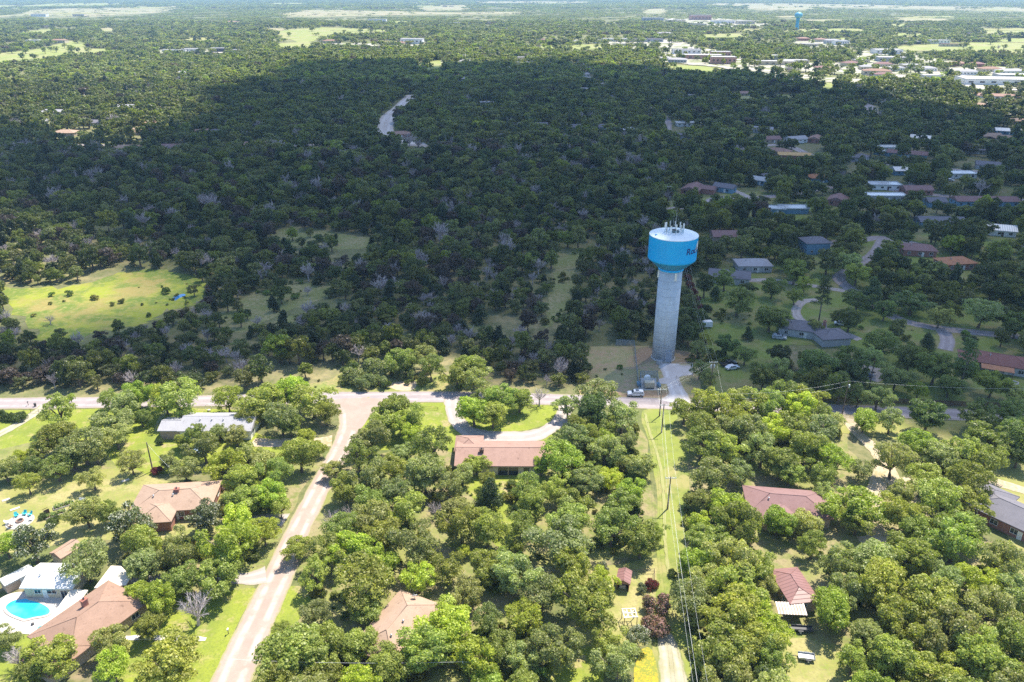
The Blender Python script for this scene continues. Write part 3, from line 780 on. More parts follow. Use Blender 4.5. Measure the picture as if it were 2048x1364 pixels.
def autowins(L, W, gap=4.2, sides='fblr'):
    out = []
    for s in sides:
        D_ = L if s in 'fb' else W
        n = max(1, int(D_ / gap))
        if D_ < 2.5: continue
        for k in range(n):
            u = -D_ / 2 + D_ * (k + .5) / n
            out.append((s, u, 1.5 if (k % 3) else 1.1, 1.15, .95))
    return out

def house(name, label, cat, c, L, W, rz, roofm, wallm, kind='hip', eh=2.6, rh=1.7, ov=.5, wings=(), chimney=None, detail=True, wins=None, door=('f', 1.2), group=None, trim='white', vents=2, foot=True):
    root = empty(name, (c[0], c[1], 0), rz, label, cat, group)
    w = MB(); w.box(-L / 2, L / 2, -W / 2, W / 2, 0, eh + .04)
    if kind == 'gable':
        for s in (-1, 1):
            w.add([(s * (L / 2 - .01), -W / 2, eh + .03), (s * (L / 2 - .01), W / 2, eh + .03), (s * (L / 2 - .01), 0, eh + .1 + rh * W / (W + 2 * ov))] + [(s * (L / 2 - .16), -W / 2, eh + .03), (s * (L / 2 - .16), W / 2, eh + .03), (s * (L / 2 - .16), 0, eh + .1 + rh * W / (W + 2 * ov))], [(0, 1, 2), (5, 4, 3), (0, 3, 4, 1), (1, 4, 5, 2), (2, 5, 3, 0)])
    w.build('wall', wallm, root)
    rf = roof_mesh(L, W, rh, eh + .06, kind, ov, roofm, root)
    if foot: FOOT.append((c[0], c[1], L + 2 * ov, W + 2 * ov, rz))
    openings(root, L, W, 0, eh, wins if wins is not None else autowins(L, W), M[trim], door, detail, M['white'] if wallm != M['white'] else M['darkwood'])
    for i, wg in enumerate(wings):
        x, y, l2, w2, a2, k2, rh2 = wg[:7]
        wm2 = wg[7] if len(wg) > 7 else wallm; rm2 = wg[8] if len(wg) > 8 else roofm
        e2 = wg[9] if len(wg) > 9 else eh
        w = MB(); w.box(-l2 / 2, l2 / 2, -w2 / 2, w2 / 2, 0, e2 + .02 - .006 * i)
        wo_ = w.build('wall', wm2, root); wo_.location = (x, y, 0); wo_.rotation_euler.z = a2
        r2 = roof_mesh(l2, w2, rh2, e2 + .03 - .012 * (i + 1), k2, ov - .03, rm2, root); r2.location = (x, y, 0); r2.rotation_euler.z = a2
        gx_, gy_ = rot2(x, y, rz)
        if foot: FOOT.append((c[0] + gx_, c[1] + gy_, l2 + 2 * ov, w2 + 2 * ov, rz + a2))
    if chimney:
        x, y, top = chimney
        ch = MB(); ch.box(x - .5, x + .5, y - .38, y + .38, eh, top); ch.box(x - .6, x + .6, y - .48, y + .48, top, top + .18)
        cho = ch.build('chimney', M['redbrick'] if wallm != M['cream'] else M['darkwood'], rf)
        fl = MB(); fl.lathe([(.16, top + .18), (.16, top + .6)], 10, (x, y)); fl.build('flue', M['dark'], cho) if detail else None
    if detail:
        for k in range(vents):
            x = -L / 4 + k * L / 2 / max(vents, 1); v = MB(); yy = -W * .16
            zz = eh + .28 + rh * (1 - abs(yy) / (W / 2 + ov)) if kind in ('hip', 'gable') else eh + .3
            v.tube([(x, yy, zz - .1), (x, yy, zz + .4)], .12, 8); v.lathe([(.22, zz + .4), (.2, zz + .5), (.02, zz + .56)], 10, (x, yy)); v.build('roof_vent', M['galv'], rf)
    return root

def from_px(a, b_, c_, z=2.75):
    """rectangle from three photo points at height z: a-b along the length, b-c the depth"""
    A, B, C_ = gp(*a, z), gp(*b_, z), gp(*c_, z)
    d = (B - A); L = d.length; rz = math.atan2(d.y, d.x)
    e = C_ - B; W = abs(e.dot(Vector((-math.sin(rz), math.cos(rz), 0))))
    sgn = 1 if e.dot(Vector((-math.sin(rz), math.cos(rz), 0))) > 0 else -1
    ctr = (A + B) / 2 + Vector((-math.sin(rz), math.cos(rz), 0)) * sgn * W / 2
    return (ctr.x, ctr.y), L, W, rz

R_brown = shingle('brown_shingles', (.33, .215, .16), (.26, .165, .12))
R_tan = shingle('tan_shingles', (.40, .285, .21), (.33, .225, .165))
R_red = shingle('terracotta_shingles', (.35, .225, .18), (.28, .175, .14))
R_maroon = seamed('maroon_metal_roof', (.25, .125, .11), (.20, .10, .09), .42, 0)
R_mauve = shingle('mauve_shingles', (.26, .16, .15), (.22, .13, .125))
R_dark = shingle('charcoal_shingles', (.19, .18, .20), (.15, .145, .165))
R_grey = shingle('grey_shingles', (.38, .37, .38), (.33, .32, .34))
R_white = seamed('white_metal_roof', (.62, .62, .60), (.54, .54, .53), .5, 0, .35)
R_galv = seamed('pale_metal_roof', (.46, .48, .50), (.38, .40, .41), .45, 0, .35, .1)
R_flat = surf('flat_pale_roof', [(.66, .60, .50), (.4, .4, .7, (.58, .52, .43)), (2, .45, .8, (.70, .66, .58))], coord='object')
R_rust = seamed('rusty_tin_roof', (.55, .52, .48), (.30, .16, .10), .28, 0, .5, .1, .22)
R_orange = surf('rust_orange_roof', [(.40, .19, .10), (.5, .4, .7, (.32, .15, .09))], coord='object')

# -- foreground
c, L, W, rz = from_px((362, 858), (502, 858), (496, 832))
house('house', 'long white house with a pale grey roof, half hidden by oaks', 'house', c, L, 9.0, rz, R_grey, M['white'], 'gable', 2.7, 1.8, wings=[(-L / 2 - 2.6, -1.2, 5.6, 6.2, 0, 'gable', 1.2, M['tanwall'])], chimney=(6.2, .6, 5.0), vents=3)
c, L, W, rz = from_px((266, 1026), (404, 1010), (428, 974))
c = ((gp(266, 1026, 2.7) + gp(404, 1010, 2.7) + gp(428, 974, 2.7) + gp(311, 968, 2.7)) / 4)[:2]
house('house', 'tan-shingled hip roof house with a front wing, beside the garden beds', 'house', c, 17.2, 10.2, math.radians(6), R_tan, M['redbrick'], 'hip', 2.6, 1.9, wings=[(-2.6, -5.4, 7.4, 7.4, math.pi / 2, 'hip', 1.5)], chimney=(.6, -.5, 5.2), vents=2)
A_, B_ = gp(917, 910, 2.8), gp(1086, 900, 2.8)
c = ((A_.x + B_.x) / 2, gp(1000, 908, 2.8).y)
house('house', 'long house with a terracotta roof behind the curved driveway', 'house', c, (B_.x - A_.x), 10.4, math.radians(-.5), R_red, M['cream'], 'gable', 2.8, 1.7, .7,
      wings=[(-(B_.x - A_.x) / 2 + 2.4, 4.6, 6.5, 6.0, math.pi / 2, 'hip', 1.4)], chimney=(-4.8, -1.6, 5.1), vents=0,
      wins=[('f', .6, 2.2, 2.0, .1), ('f', 3.2, 2.2, 2.0, .1), ('f', 6.4, 1.2, 1.1, 1.0), ('r', 0, 1.4, 1.1, .9), ('b', 2, 2, 1.2, .9)], door=('f', 8.6), trim='darkwood')
c = ((gp(196, 1176, 2.8) + gp(262, 1215, 2.8) + gp(168, 1300, 2.8) + gp(108, 1262, 2.8)) / 4)[:2]
house('house', 'brown hip roof house with a brick chimney beside the swimming pool', 'house', (gp(180, 1235, 3)[:2]), 15.5, 11.0, math.radians(62), R_brown, M['tanwall'], 'hip', 2.6, 2.1, .6, wings=[(-8.2, -2.2, 7, 7, 0, 'hip', 1.4)], chimney=(.8, 2.0, 5.7), vents=0)
c, L, W, rz = from_px((55, 1174), (156, 1177), (162, 1160))
house('pool_house', 'pool house with a bright white metal roof facing the pool', 'pool house', (gp(112, 1150, 3)[:2]), 9.6, 6.4, math.radians(-1), R_white, M['cream'], 'gable', 2.6, 1.1, .5, chimney=None, vents=1, wins=[('f', -2.2, 1.2, .9, 1.2), ('f', .6, 1.8, .9, 1.2), ('f', 3.0, 1.2, 1.9, .1)], door=('f', -.8))
house('storage_shed', 'narrow white-roofed shed beside the pool house, under trees', 'shed', (gp(34, 1152, 2)[:2]), 5.4, 2.7, math.radians(52), R_white, M['tanwall'], 'gable', 2.0, .5, .15, vents=0, wins=[('r', 0, .8, .7, 1.0)], door=('f', .5))
house('storage_shed', 'small shed with a tan gable roof behind the pool house', 'shed', (gp(133, 1100, 2)[:2]), 4.6, 3.4, math.radians(62), R_tan, M['cream'], 'gable', 2.0, .8, .25, vents=0, wins=[('f', 0, .8, .7, 1.0)], door=('f', 1.4))
# flat covered walk and carport beside the pool house
for nm, lb, pxs, ht in (('patio_cover', 'long flat pale patio cover along the brown house by the pool', [(142, 1178), (176, 1180), (125, 1252), (84, 1258)], 2.5),
                        ('carport', 'flat pale carport roof at the end of the brown house drive', [(222, 1131), (242, 1132), (263, 1152), (252, 1170), (188, 1176)], 2.5)):
    P = [gp(a, b_, ht)[:2] for a, b_ in pxs]
    cx = sum(p[0] for p in P) / len(P); cy = sum(p[1] for p in P) / len(P)
    root = empty(nm, (cx, cy, 0), 0, lb, nm.replace('_', ' '))
    MB().prism([(x - cx, y - cy) for x, y in P][::-1] if False else [(x - cx, y - cy) for x, y in P], ht - .18, ht).build('roof', R_flat, root)
    for x, y in P[:4]:
        MB().box((x - cx) * .93 - .06, (x - cx) * .93 + .06, (y - cy) * .93 - .06, (y - cy) * .93 + .06, 0, ht - .18).build('post', M['white'], root)
    FOOT.append((cx, cy, 6, 5, math.radians(55)))
house('house', 'brown-roofed house showing between dense oaks beside the side street', 'house', (gp(795, 1250, 3)[:2]), 15.5, 8.6, math.radians(64), R_tan, M['redbrick'], 'hip', 2.6, 2.0, .5, vents=2)
c, L, W, rz = from_px((1500, 1003), (1648, 1030), (1640, 988))
house('house', 'mauve-roofed house with hip ridges among the oaks', 'house', (gp(1573, 1003, 3)[:2]), 17.5, 9.6, math.radians(-8), R_mauve, M['tanwall'], 'hip', 2.7, 1.9, .5, wings=[(-2.5, -4.0, 7, 7, math.pi / 2, 'hip', 1.5)], vents=1)
house('house', 'small maroon-roofed house with a rust-streaked porch roof', 'house', (gp(1588, 1168, 3)[:2]), 9.2, 5.6, math.radians(97), R_maroon, M['tanwall'], 'hip', 2.5, 1.1, .3, vents=0)
P0 = gp(1582, 1218, 2.3)
root = empty('porch_roof', (P0.x, P0.y, 0), math.radians(-4), 'rust-streaked white tin porch roof against the small maroon house', 'porch')
roof_mesh(5.4, 2.9, .35, 2.2, 'shed', 0, R_rust, root)
for x in (-2.6, 0, 2.6): MB().box(x - .06, x + .06, -1.4, -1.28, 0, 2.2).build('post', M['darkwood'], root)
house('house', 'charcoal-roofed brown brick house at the right edge past the oaks', 'house', (gp(2050, 1035, 3)[:2]), 21, 9.5, math.radians(-52), R_dark, M['redbrick'], 'hip', 2.7, 2.0, .6, wings=[(-8, 3, 8, 7, math.pi / 2, 'hip', 1.5)], vents=0)
# open red shed
P0 = gp(1247, 1170)
root = empty('garden_shed', (P0.x, P0.y, 0), math.radians(-14), 'small open-fronted shed with a maroon gable roof on the grass', 'shed')
w = MB(); w.box(-1.2, -1.12, -1.7, 1.7, 0, 2); w.box(1.12, 1.2, -1.7, 1.7, 0, 2); w.box(-1.12, 1.12, 1.62, 1.7, 0, 2); w.build('wall', plain('red_boards', (.30, .08, .07), .8), root)
rr_ = roof_mesh(3.7, 2.6, .7, 2.0, 'gable', .15, R_maroon, root); rr_.rotation_euler.z = math.pi / 2
MB().box(-.7, .5, -1.1, .2, 0, .8).build('stored_crate', M['whitecon'], root); FOOT.append((P0.x, P0.y, 5, 4, 0))
# -- under the cloud, right-hand neighbourhood: px centre of roof, L, W, rot deg, roof, wall, kind, label
MID = [
 (1605, 650, 15, 8.5, -20, R_dark, 'greywall', 'hip', 'grey-roofed house beside the looping driveway', [(9.5, -4.0, 10, 8, .5, 'hip', 1.6)], (7, 2)),
 (2005, 718, 15, 9, -25, shingle('reddish_shingles', (.26, .12, .10), (.21, .10, .085)), 'greywall', 'hip', 'reddish-brown roofed house behind the tall pine', [(-8, -1, 8, 7, 0, 'hip', 1.2)], None),
 (1628, 490, 11, 9, 5, R_dark, 'bluewall', 'hip', 'two-storey house with dark roof and blue walls by the street bend', [], None),
 (1880, 439, 22, 9, -4, R_dark, 'bluewall', 'gable', 'low dark-roofed house with pale blue walls among trees', [], None),
 (1550, 414, 10, 7, -12, R_galv, 'bluewall', 'flat', 'pale flat-roofed house beside the upper street', [(10, 3.5, 14, 8, .2, 'flat', .3)], None),
 (1386, 374, 15, 10, 62, R_mauve, 'redbrick', 'gable', 'mauve-roofed brick house on a shaded lawn', [(3, -8, 9, 7, 1.57, 'gable', 1.5)], None),
 (1450, 372, 12, 7, -35, R_dark, 'bluewall', 'gable', 'house with an open carport beside the brick house', [], None),
 (1638, 352, 13, 9, 5, R_orange, 'bluewall', 'hip', 'small house with an orange-brown roof under the cloud shadow', [], None),
 (1558, 300, 16, 10, -40, R_red, 'redbrick', 'hip', 'maroon-roofed house joined to a golden roof', [(14, -7, 22, 9, .5, 'gable', 1.4, None, 'gold')], None),
 (1815, 305, 26, 9, -28, R_mauve, 'bluewall', 'gable', 'long house with white and mauve roof beyond the street', [(-14, 3, 16, 8, 0, 'flat', .3, None, 'white')], None),
 (1970, 398, 34, 9, -2, R_mauve, 'bluewall', 'gable', 'very long mauve-roofed house with a pool behind it', [], None),
 (1870, 400, 10, 8, 0, R_dark, 'bluewall', 'gable', 'small dark-roofed house just left of the very long house', [], None),
 (1720, 312, 12, 9, 50, R_dark, 'greywall', 'hip', 'dark hip roof peeking over round oaks', [], None),
 (1546, 350, 12, 8, 0, R_dark, 'bluewall', 'hip', 'small navy house beside two parked cars', [], None),
 (1520, 358, 9, 6, -35, R_galv, 'bluewall', 'gable', 'pale blue metal-roofed outbuilding on the drive', [], None),
 (1770, 388, 22, 7, -2, R_white, 'greywall', 'flat', 'low white flat-roofed house hidden by round oaks', [], None),
 (1861, 249, 14, 8, -20, R_white, 'redbrick', 'gable', 'white-roofed brick house at the shadow edge', [], None),
 (1905, 232, 16, 9, 0, R_tan, 'tanwall', 'hip', 'tan-roofed house with mauve side at the edge of the shade', [], None),
 (2015, 260, 18, 9, -20, R_white, 'bluewall', 'gable', 'white metal roof among trees near the right edge', [], None),
 (2028, 240, 20, 10, 0, R_tan, 'tanwall', 'gable', 'sunlit tan roof behind the white metal roof', [], None),
 (1975, 210, 22, 12, -30, R_tan, 'tanwall', 'gable', 'tan roof just in front of the long terracotta hall', [], None),
 (1990, 190, 46, 16, -22, R_red, 'white', 'gable', 'terracotta-roofed long hall at the right', [], None),
 (2040, 203, 34, 16, -14, R_red, 'white', 'gable', 'second terracotta hall with a white gable end', [], None),
 (1060, 248, 30, 9, -2, R_dark, 'tanwall', 'gable', 'long dark roof in the wood beyond the scrub', [], None),
 (1170, 252, 36, 10, 1, R_dark, 'bluewall', 'gable', 'long blue-grey house in the row beyond the scrub', [], None),
 (1243, 258, 20, 9, 0, R_galv, 'bluewall', 'gable', 'pale house with blue awnings in the far row', [], None),
 (1000, 270, 20, 10, 3, R_dark, 'white', 'gable', 'dark-roofed white house with twin gables', [], None),
 (1380, 268, 22, 9, -3, R_dark, 'greywall', 'flat', 'dark flat building by the curving street', [], None),
 (510, 285, 18, 12, 30, R_red, 'tanwall', 'hip', 'terracotta hip roof rising from dark woods', [], None),
 (250, 294, 22, 9, 8, R_tan, 'darkwood', 'hip', 'tan zigzag roof at the sunny wood edge', [(9, 4, 10, 8, .9, 'hip', 1.6)], None),
 (340, 292, 16, 9, 0, R_mauve, 'redbrick', 'gable', 'mauve roof right of the tan zigzag roof', [], None),
 (130, 263, 18, 12, 5, R_tan, 'tanwall', 'hip', 'pale tan roof catching the sun at the wood edge', [], None),
 (20, 262, 26, 12, 15, R_tan, 'tanwall', 'hip', 'orange-tan roof at the far left', [], None),
 (182, 243, 18, 11, 0, R_dark, 'greywall', 'gable', 'charcoal roof among sunny trees', [], None),
 (68, 242, 20, 10, 20, R_grey, 'white', 'gable', 'pale grey roof among sunny trees', [], None),
 (268, 260, 20, 11, -10, R_tan, 'tanwall', 'hip', 'tan hip roof in front of a small bright lawn', [], None),
 (255, 212, 18, 12, 0, R_grey, 'greywall', 'gable', 'pale green-grey roof between round sunny trees', [], None),
 (305, 244, 14, 10, 40, R_brown, 'white', 'gable', 'brown gable beside the oaks on the sunny slope', [], None),
 (110, 222, 22, 10, -5, R_grey, 'greywall', 'gable', 'faint grey roof on the sunny slope', [], None),
 (430, 262, 12, 10, 0, R_dark, 'greywall', 'hip', 'small dark hip roof beside a white-flowering tree', [], None),
 (404, 262, 10, 9, 20, R_red, 'redbrick', 'gable', 'small red gable deep in the trees', [], None),
 (800, 266, 16, 10, 10, R_red, 'redbrick', 'hip', 'terracotta roof where the pale street ends', [], None),
 (655, 153, 24, 14, 10, R_mauve, 'redbrick', 'hip', 'mauve roof deep in the far shaded woods', [], None),
 (729, 157, 24, 9, 0, R_white, 'white', 'gable', 'white roof deep in the far shaded woods', [], None),
 (968, 206, 20, 12, 10, R_grey, 'white', 'gable', 'pale roof lost in the dark canopy', [], None),
 (935, 156, 24, 16, 0, R_grey, 'greywall', 'hip', 'blue-grey dome-like roof at the shadow front', [], None),
 (918, 150, 18, 14, 20, R_red, 'redbrick', 'hip', 'pinkish roof next to the blue-grey roof', [], None),
 (1160, 148, 24, 12, 20, R_grey, 'white', 'gable', 'pale roof near the bright diagonal road', [], None),
 (470, 190, 22, 10, 10, R_brown, 'tanwall', 'gable', 'brown roof on the sunny slope near the shadow', [], None),
 (1494, 185, 26, 12, 0, R_red, 'tanwall', 'hip', 'tan-pink roof behind the small bright lawn', [], None),
 (1395, 192, 20, 10, 0, R_grey, 'white', 'gable', 'small white house facing the bright lawn', [], None),
] + [(a, b_, L_, 9, dg_, r_, w_, k_, lb_, [], None) for a, b_, L_, dg_, r_, w_, k_, lb_ in (
 (1592, 276, 16, 20, R_grey, 'white', 'gable', 'grey-white roof at the head of the cul-de-sac'), (1631, 275, 14, 60, R_red, 'redbrick', 'gable', 'reddish roof right of the cul-de-sac'),
 (1776, 292, 16, 0, R_white, 'white', 'flat', 'white flat roof left of the long mauve-and-white house'), (1978, 270, 18, 5, R_tan, 'tanwall', 'gable', 'pale tan roof below the white metal roof'),
 (2008, 274, 16, -5, R_tan, 'tanwall', 'hip', 'second pale tan roof below the white metal roof'), (1841, 274, 14, -30, R_white, 'white', 'gable', 'small white roof deep among shaded oaks'),
 (1953, 297, 18, -20, R_dark, 'greywall', 'hip', 'charcoal hip roof under the big shaded oaks'), (1986, 328, 20, -25, R_dark, 'greywall', 'gable', 'slate-coloured roof at the right below the hip roof'),
 (1801, 338, 10, 0, R_galv, 'bluewall', 'gable', 'little pale blue outbuilding among oaks'), (1923, 344, 16, 0, R_white, 'white', 'flat', 'thin white roof right of the parked white car'),
 (1768, 366, 18, -3, R_galv, 'white', 'flat', 'pale carport roof above the low white house'), (1833, 376, 16, 0, R_mauve, 'redbrick', 'gable', 'mauve roof left of the upper lane'),
 (1998, 455, 14, -20, R_white, 'white', 'gable', 'bright small roof near the right edge under cloud'), (1676, 396, 12, 60, R_mauve, 'redbrick', 'gable', 'mauve gable just over the flat-roofed house'),
 (1541, 276, 14, 10, R_mauve, 'tanwall', 'gable', 'mauve roof left of the cul-de-sac'), (1526, 257, 16, -20, R_grey, 'greywall', 'gable', 'grey roof between the curving street and cul-de-sac'),
 (1382, 244, 26, 0, R_white, 'white', 'flat', 'long low white roof above the curving street'), (1911, 520, 14, 10, R_orange, 'redbrick', 'hip', 'rust-orange roof half lost in oaks at the right'),
 (1836, 494, 14, -10, R_mauve, 'redbrick', 'hip', 'mauve hip roof past the street bend'), (1449, 467, 12, 0, R_mauve, 'tanwall', 'gable', 'pinkish roof just right of the tank'),
 (1459, 547, 16, -15, R_dark, 'greywall', 'gable', 'slate roof hidden right of the tower shaft'), (1506, 524, 14, 0, R_grey, 'greywall', 'hip', 'grey roof in the trees uphill of the lawn'),
 (1160, 178, 20, 0, R_grey, 'white', 'gable', 'pale roof in the dark canopy below the diagonal road'), (1060, 164, 18, 20, R_grey, 'white', 'gable', 'small pale roof in the shaded canopy centre'),
 (600, 172, 20, 0, R_brown, 'tanwall', 'gable', 'dull brown roof deep in the shaded far wood'), (40, 205, 20, 10, R_mauve, 'tanwall', 'gable', 'mauve roof on the far left slope'),
 (150, 185, 22, -5, R_grey, 'white', 'gable', 'pale roof fragment on the upper left slope'), (335, 215, 18, 0, R_tan, 'tanwall', 'hip', 'tan roof fragment between sunny crowns'))]
gold = surf('golden_roof', [(.55, .36, .16), (.4, .4, .7, (.48, .30, .13))], coord='object')
for (px, py, L, W, dg, rm, wl, kd, lb, wg, ch) in MID:
    p = gp(px, py, 3.2)
    wings = []
    for q in wg:
        q = list(q)
        while len(q) > 7 and q[7] is None: q[7] = M[wl]
        if len(q) > 8: q[8] = {'gold': gold, 'white': R_white}[q[8]]
        wings.append(tuple(q))
    det = p.y < 420
    house('house', lb, 'house', p[:2], L, W, math.radians(dg), rm, M[wl], kd, 2.7 if 'two-storey' not in lb else 5.2, 1.9 if kd != 'flat' else .3, .5, wings, (ch[0] * 1.0, 0, 5.6) if ch else None, det, group='houses among the trees', vents=1 if det else 0)
# patio roof of the reddish house
p = gp(1995, 735, 2.4); root = empty('porch_roof', (p.x, p.y, 0), math.radians(-25), 'rust-orange porch roof on the garden side of the reddish house', 'porch')
roof_mesh(9, 4.2, .7, 2.2, 'shed', 0, R_orange, root)
for x in (-4.2, 4.2): MB().box(x - .07, x + .07, -2.0, -1.86, 0, 2.2).build('post', M['darkwood'], root)

# -- the sunlit town far beyond: px, py base, L, W, height, rot, roof, wall, label
TWN = [
 (1400, 118, 96, 30, 7, -8, 'white', 'brickpink', 'long school block with a pale roof and pink brick front'),
 (1445, 128, 52, 26, 11, -6, 'white', 'brickpink', 'tall pink brick school hall beside the car park'),
 (1440, 114, 46, 24, 9, -6, 'white', 'brickpink', 'rear pink brick wing of the school'),
 (1372, 108, 70, 26, 8, -4, 'grey', 'white', 'grey-roofed rear block of the school'),
 (1355, 125, 40, 24, 5, -14, 'grey', 'greywall', 'low grey-roofed block left of the pink school'),
 (1330, 122, 26, 20, 5, -14, 'grey', 'white', 'small white hipped block beside the school'),
 (1290, 84, 120, 26, 7, 0, 'dark', 'greywall', 'dark-roofed building behind the bright lot'),
 (1240, 83, 110, 24, 6, 0, 'white', 'white', 'long white-roofed building left of the dark-roofed one'),
 (1260, 92, 90, 14, 4, 0, 'white', 'cream', 'low pale canopy in the bright lot'),
 (1330, 72, 50, 24, 7, -8, 'grey', 'tan', 'tan building at the head of the green field'),
 (1305, 42, 110, 40, 9, 0, 'grey', 'greywall', 'grey block at the distant town centre'),
 (1350, 46, 90, 40, 8, 0, 'white', 'tan', 'white-roofed row at the distant town centre'),
 (1400, 40, 140, 50, 14, 0, 'grey', 'brickpink', 'large brick block at the distant town centre'),
 (1445, 47, 110, 40, 8, 0, 'white', 'white', 'white store row right of the distant centre'),
 (1395, 54, 70, 30, 7, 0, 'grey', 'tan', 'low tan block in front of the distant centre'),
 (1490, 48, 80, 40, 8, 0, 'white', 'tan', 'pale block trailing off the distant centre'),
 (1605, 82, 40, 22, 6, 0, 'red', 'redbrick', 'red-roofed store in the central lot'),
 (1640, 84, 34, 22, 6, 10, 'red', 'tan', 'second red-roofed store in the central lot'),
 (1665, 88, 46, 30, 8, -6, 'grey', 'greywall', 'grey-roofed store beside the white hall'),
 (1680, 90, 40, 26, 9, 0, 'white', 'white', 'bright white hall in the central lot'),
 (1620, 93, 50, 20, 5, 0, 'white', 'cream', 'low pale store fronting the central lot'),
 (1772, 108, 66, 34, 8, -3, 'white', 'white', 'white warehouse by the bright yard'),
 (1780, 123, 60, 30, 7, -8, 'white', 'greywall', 'white building below the warehouse'),
 (1590, 128, 52, 22, 6, -4, 'white', 'tan', 'tan store with white roof by the dry lot'),
 (1550, 130, 80, 24, 6, -6, 'white', 'cream', 'long cream building by the dry lot'),
 (1540, 118, 70, 24, 6, 0, 'white', 'white', 'white-roofed building right of the school road'),
 (1648, 142, 36, 20, 5, 0, 'mauve', 'tan', 'mauve hip roof beside round trees in the lot'),
 (1700, 132, 34, 20, 5, 10, 'mauve', 'tan', 'mauve roof at the start of the cottage rows'),
 (1735, 140, 32, 20, 5, -10, 'grey', 'tan', 'grey roof in the cottage rows'),
 (1765, 134, 34, 18, 5, 0, 'mauve', 'tan', 'mauve roof behind the grey one in the cottage rows'),
 (1790, 142, 30, 18, 5, 0, 'grey', 'white', 'small grey roof in the cottage rows'),
 (1752, 150, 50, 22, 6, -14, 'brown', 'tan', 'brown roof in front of the cottage rows'),
 (1768, 156, 34, 20, 5, -14, 'mauve', 'greywall', 'mauve gable in front of the cottage rows'),
 (1720, 126, 30, 18, 5, 0, 'white', 'tan', 'white-roofed cottage near the warehouse'),
 (1820, 136, 40, 20, 5, 0, 'white', 'tan', 'white-roofed shop beside the long road'),
 (1850, 143, 36, 18, 5, 5, 'grey', 'white', 'grey-roofed shop beside the long road'),
 (1912, 133, 40, 20, 5, 0, 'red', 'redbrick', 'red-roofed shop along the long road'),
 (1950, 134, 34, 20, 5, 0, 'mauve', 'redbrick', 'mauve-roofed shop along the long road'),
 (1978, 144, 40, 20, 5, 0, 'brown', 'tan', 'brown-roofed shop along the long road'),
 (1935, 150, 36, 20, 5, -10, 'grey', 'white', 'grey-roofed shop near the big white store'),
 (2020, 150, 50, 24, 6, 0, 'grey', 'white', 'grey-roofed block near the right edge'),
 (1985, 168, 170, 46, 7, -9, 'white', 'white', 'big white flat-roofed store at the right'),
 (2025, 160, 60, 26, 7, -6, 'white', 'greywall', 'grey-walled block behind the big white store'),
 (1860, 158, 34, 18, 5, 0, 'white', 'white', 'small white building left of the big store'),
 (1822, 88, 50, 16, 5, 0, 'white', 'darkwood', 'open barn at the edge of the green field'),
 (1875, 87, 60, 24, 7, 0, 'white', 'white', 'white barn beside two dark trees at the field'),
 (1905, 93, 70, 18, 5, -6, 'brown', 'tan', 'brown sheds on the green field'),
 (440, 104, 42, 18, 7, 2, 'white', 'dark', 'dark-fronted white building with pale doors'),
 (390, 103, 60, 20, 5, 2, 'white', 'white', 'low white building left of the dark-fronted one'),
 (350, 104, 60, 16, 4, 4, 'white', 'white', 'low white sheds at the left of that row'),
 (475, 105, 30, 16, 5, 0, 'white', 'tan', 'tan shed right of the dark-fronted building'),
 (825, 88, 66, 30, 11, -3, 'white', 'white', 'big white building with blocks on its roof'),
 (790, 90, 60, 20, 5, -3, 'brown', 'tan', 'low tan sheds left of the big white building'),
 (755, 45, 90, 30, 9, 0, 'white', 'white', 'far white hall among the distant trees'),
 (910, 50, 50, 24, 6, 0, 'white', 'white', 'far small white roof right of the distant hall'),
 (665, 86, 56, 20, 5, 5, 'brown', 'tan', 'tan roof beside the meadow trees'),
 (70, 87, 40, 20, 7, 0, 'white', 'white', 'white barn at the edge of the left field'),
 (120, 86, 46, 18, 6, -5, 'brown', 'tan', 'brown barn at the edge of the left field'),
 (80, 33, 90, 30, 8, 0, 'white', 'white', 'pale farm building in the far tan field'),
 (160, 33, 70, 30, 8, 0, 'white', 'tan', 'second pale farm building in the far tan field'),
 (465, 49, 60, 30, 7, 0, 'brown', 'white', 'small farmstead in the far woods'),
 (285, 54, 60, 24, 6, 0, 'white', 'white', 'thin white roof in the far left woods'),
 (370, 155, 30, 14, 6, 10, 'grey', 'white', 'grey-white roof in the sunny left woods'),
 (225, 120, 34, 12, 5, 10, 'white', 'white', 'white roof by the left field trees'),
 (922, 118, 30, 14, 6, 0, 'white', 'white', 'white box-like house beside the bright road'),
 (932, 129, 30, 14, 5, 0, 'grey', 'bluewall', 'pale blue house beside the bright road'),
 (790, 116, 34, 12, 5, 0, 'white', 'white', 'thin white roof at the sunny forest edge'),
 (1045, 122, 22, 14, 6, 0, 'white', 'tan', 'small tan house left of the orange tree'),
 (1045, 131, 26, 12, 5, 0, 'white', 'tan', 'low pale house below the small tan one'),
 (1195, 86, 26, 16, 6, 0, 'white', 'white', 'white cottage at the lawn by the road'),
 (1152, 88, 26, 14, 5, 20, 'grey', 'white', 'gabled white cottage on the far lawn'),
 (1095, 84, 40, 14, 5, 0, 'mauve', 'tan', 'mauve-roofed cottage left of the far lawn'),
 (1010, 142, 26, 14, 5, 0, 'white', 'white', 'white roof at the shadow front, centre'),
]
RM = {'white': R_flat if False else plain('town_white_roof', (.50, .48, .45), .6, var=.3), 'grey': R_grey, 'dark': R_dark, 'red': R_red, 'mauve': R_mauve, 'brown': R_brown}
WM = {'brickpink': brickm('pink_brick', (.50, .27, .20), (.42, .22, .16)), 'tan': M['cream'], 'white': M['white'], 'cream': M['cream'], 'greywall': M['greywall'], 'redbrick': M['redbrick'], 'darkwood': M['darkwood'], 'bluewall': M['bluewall'], 'dark': M['dark']}
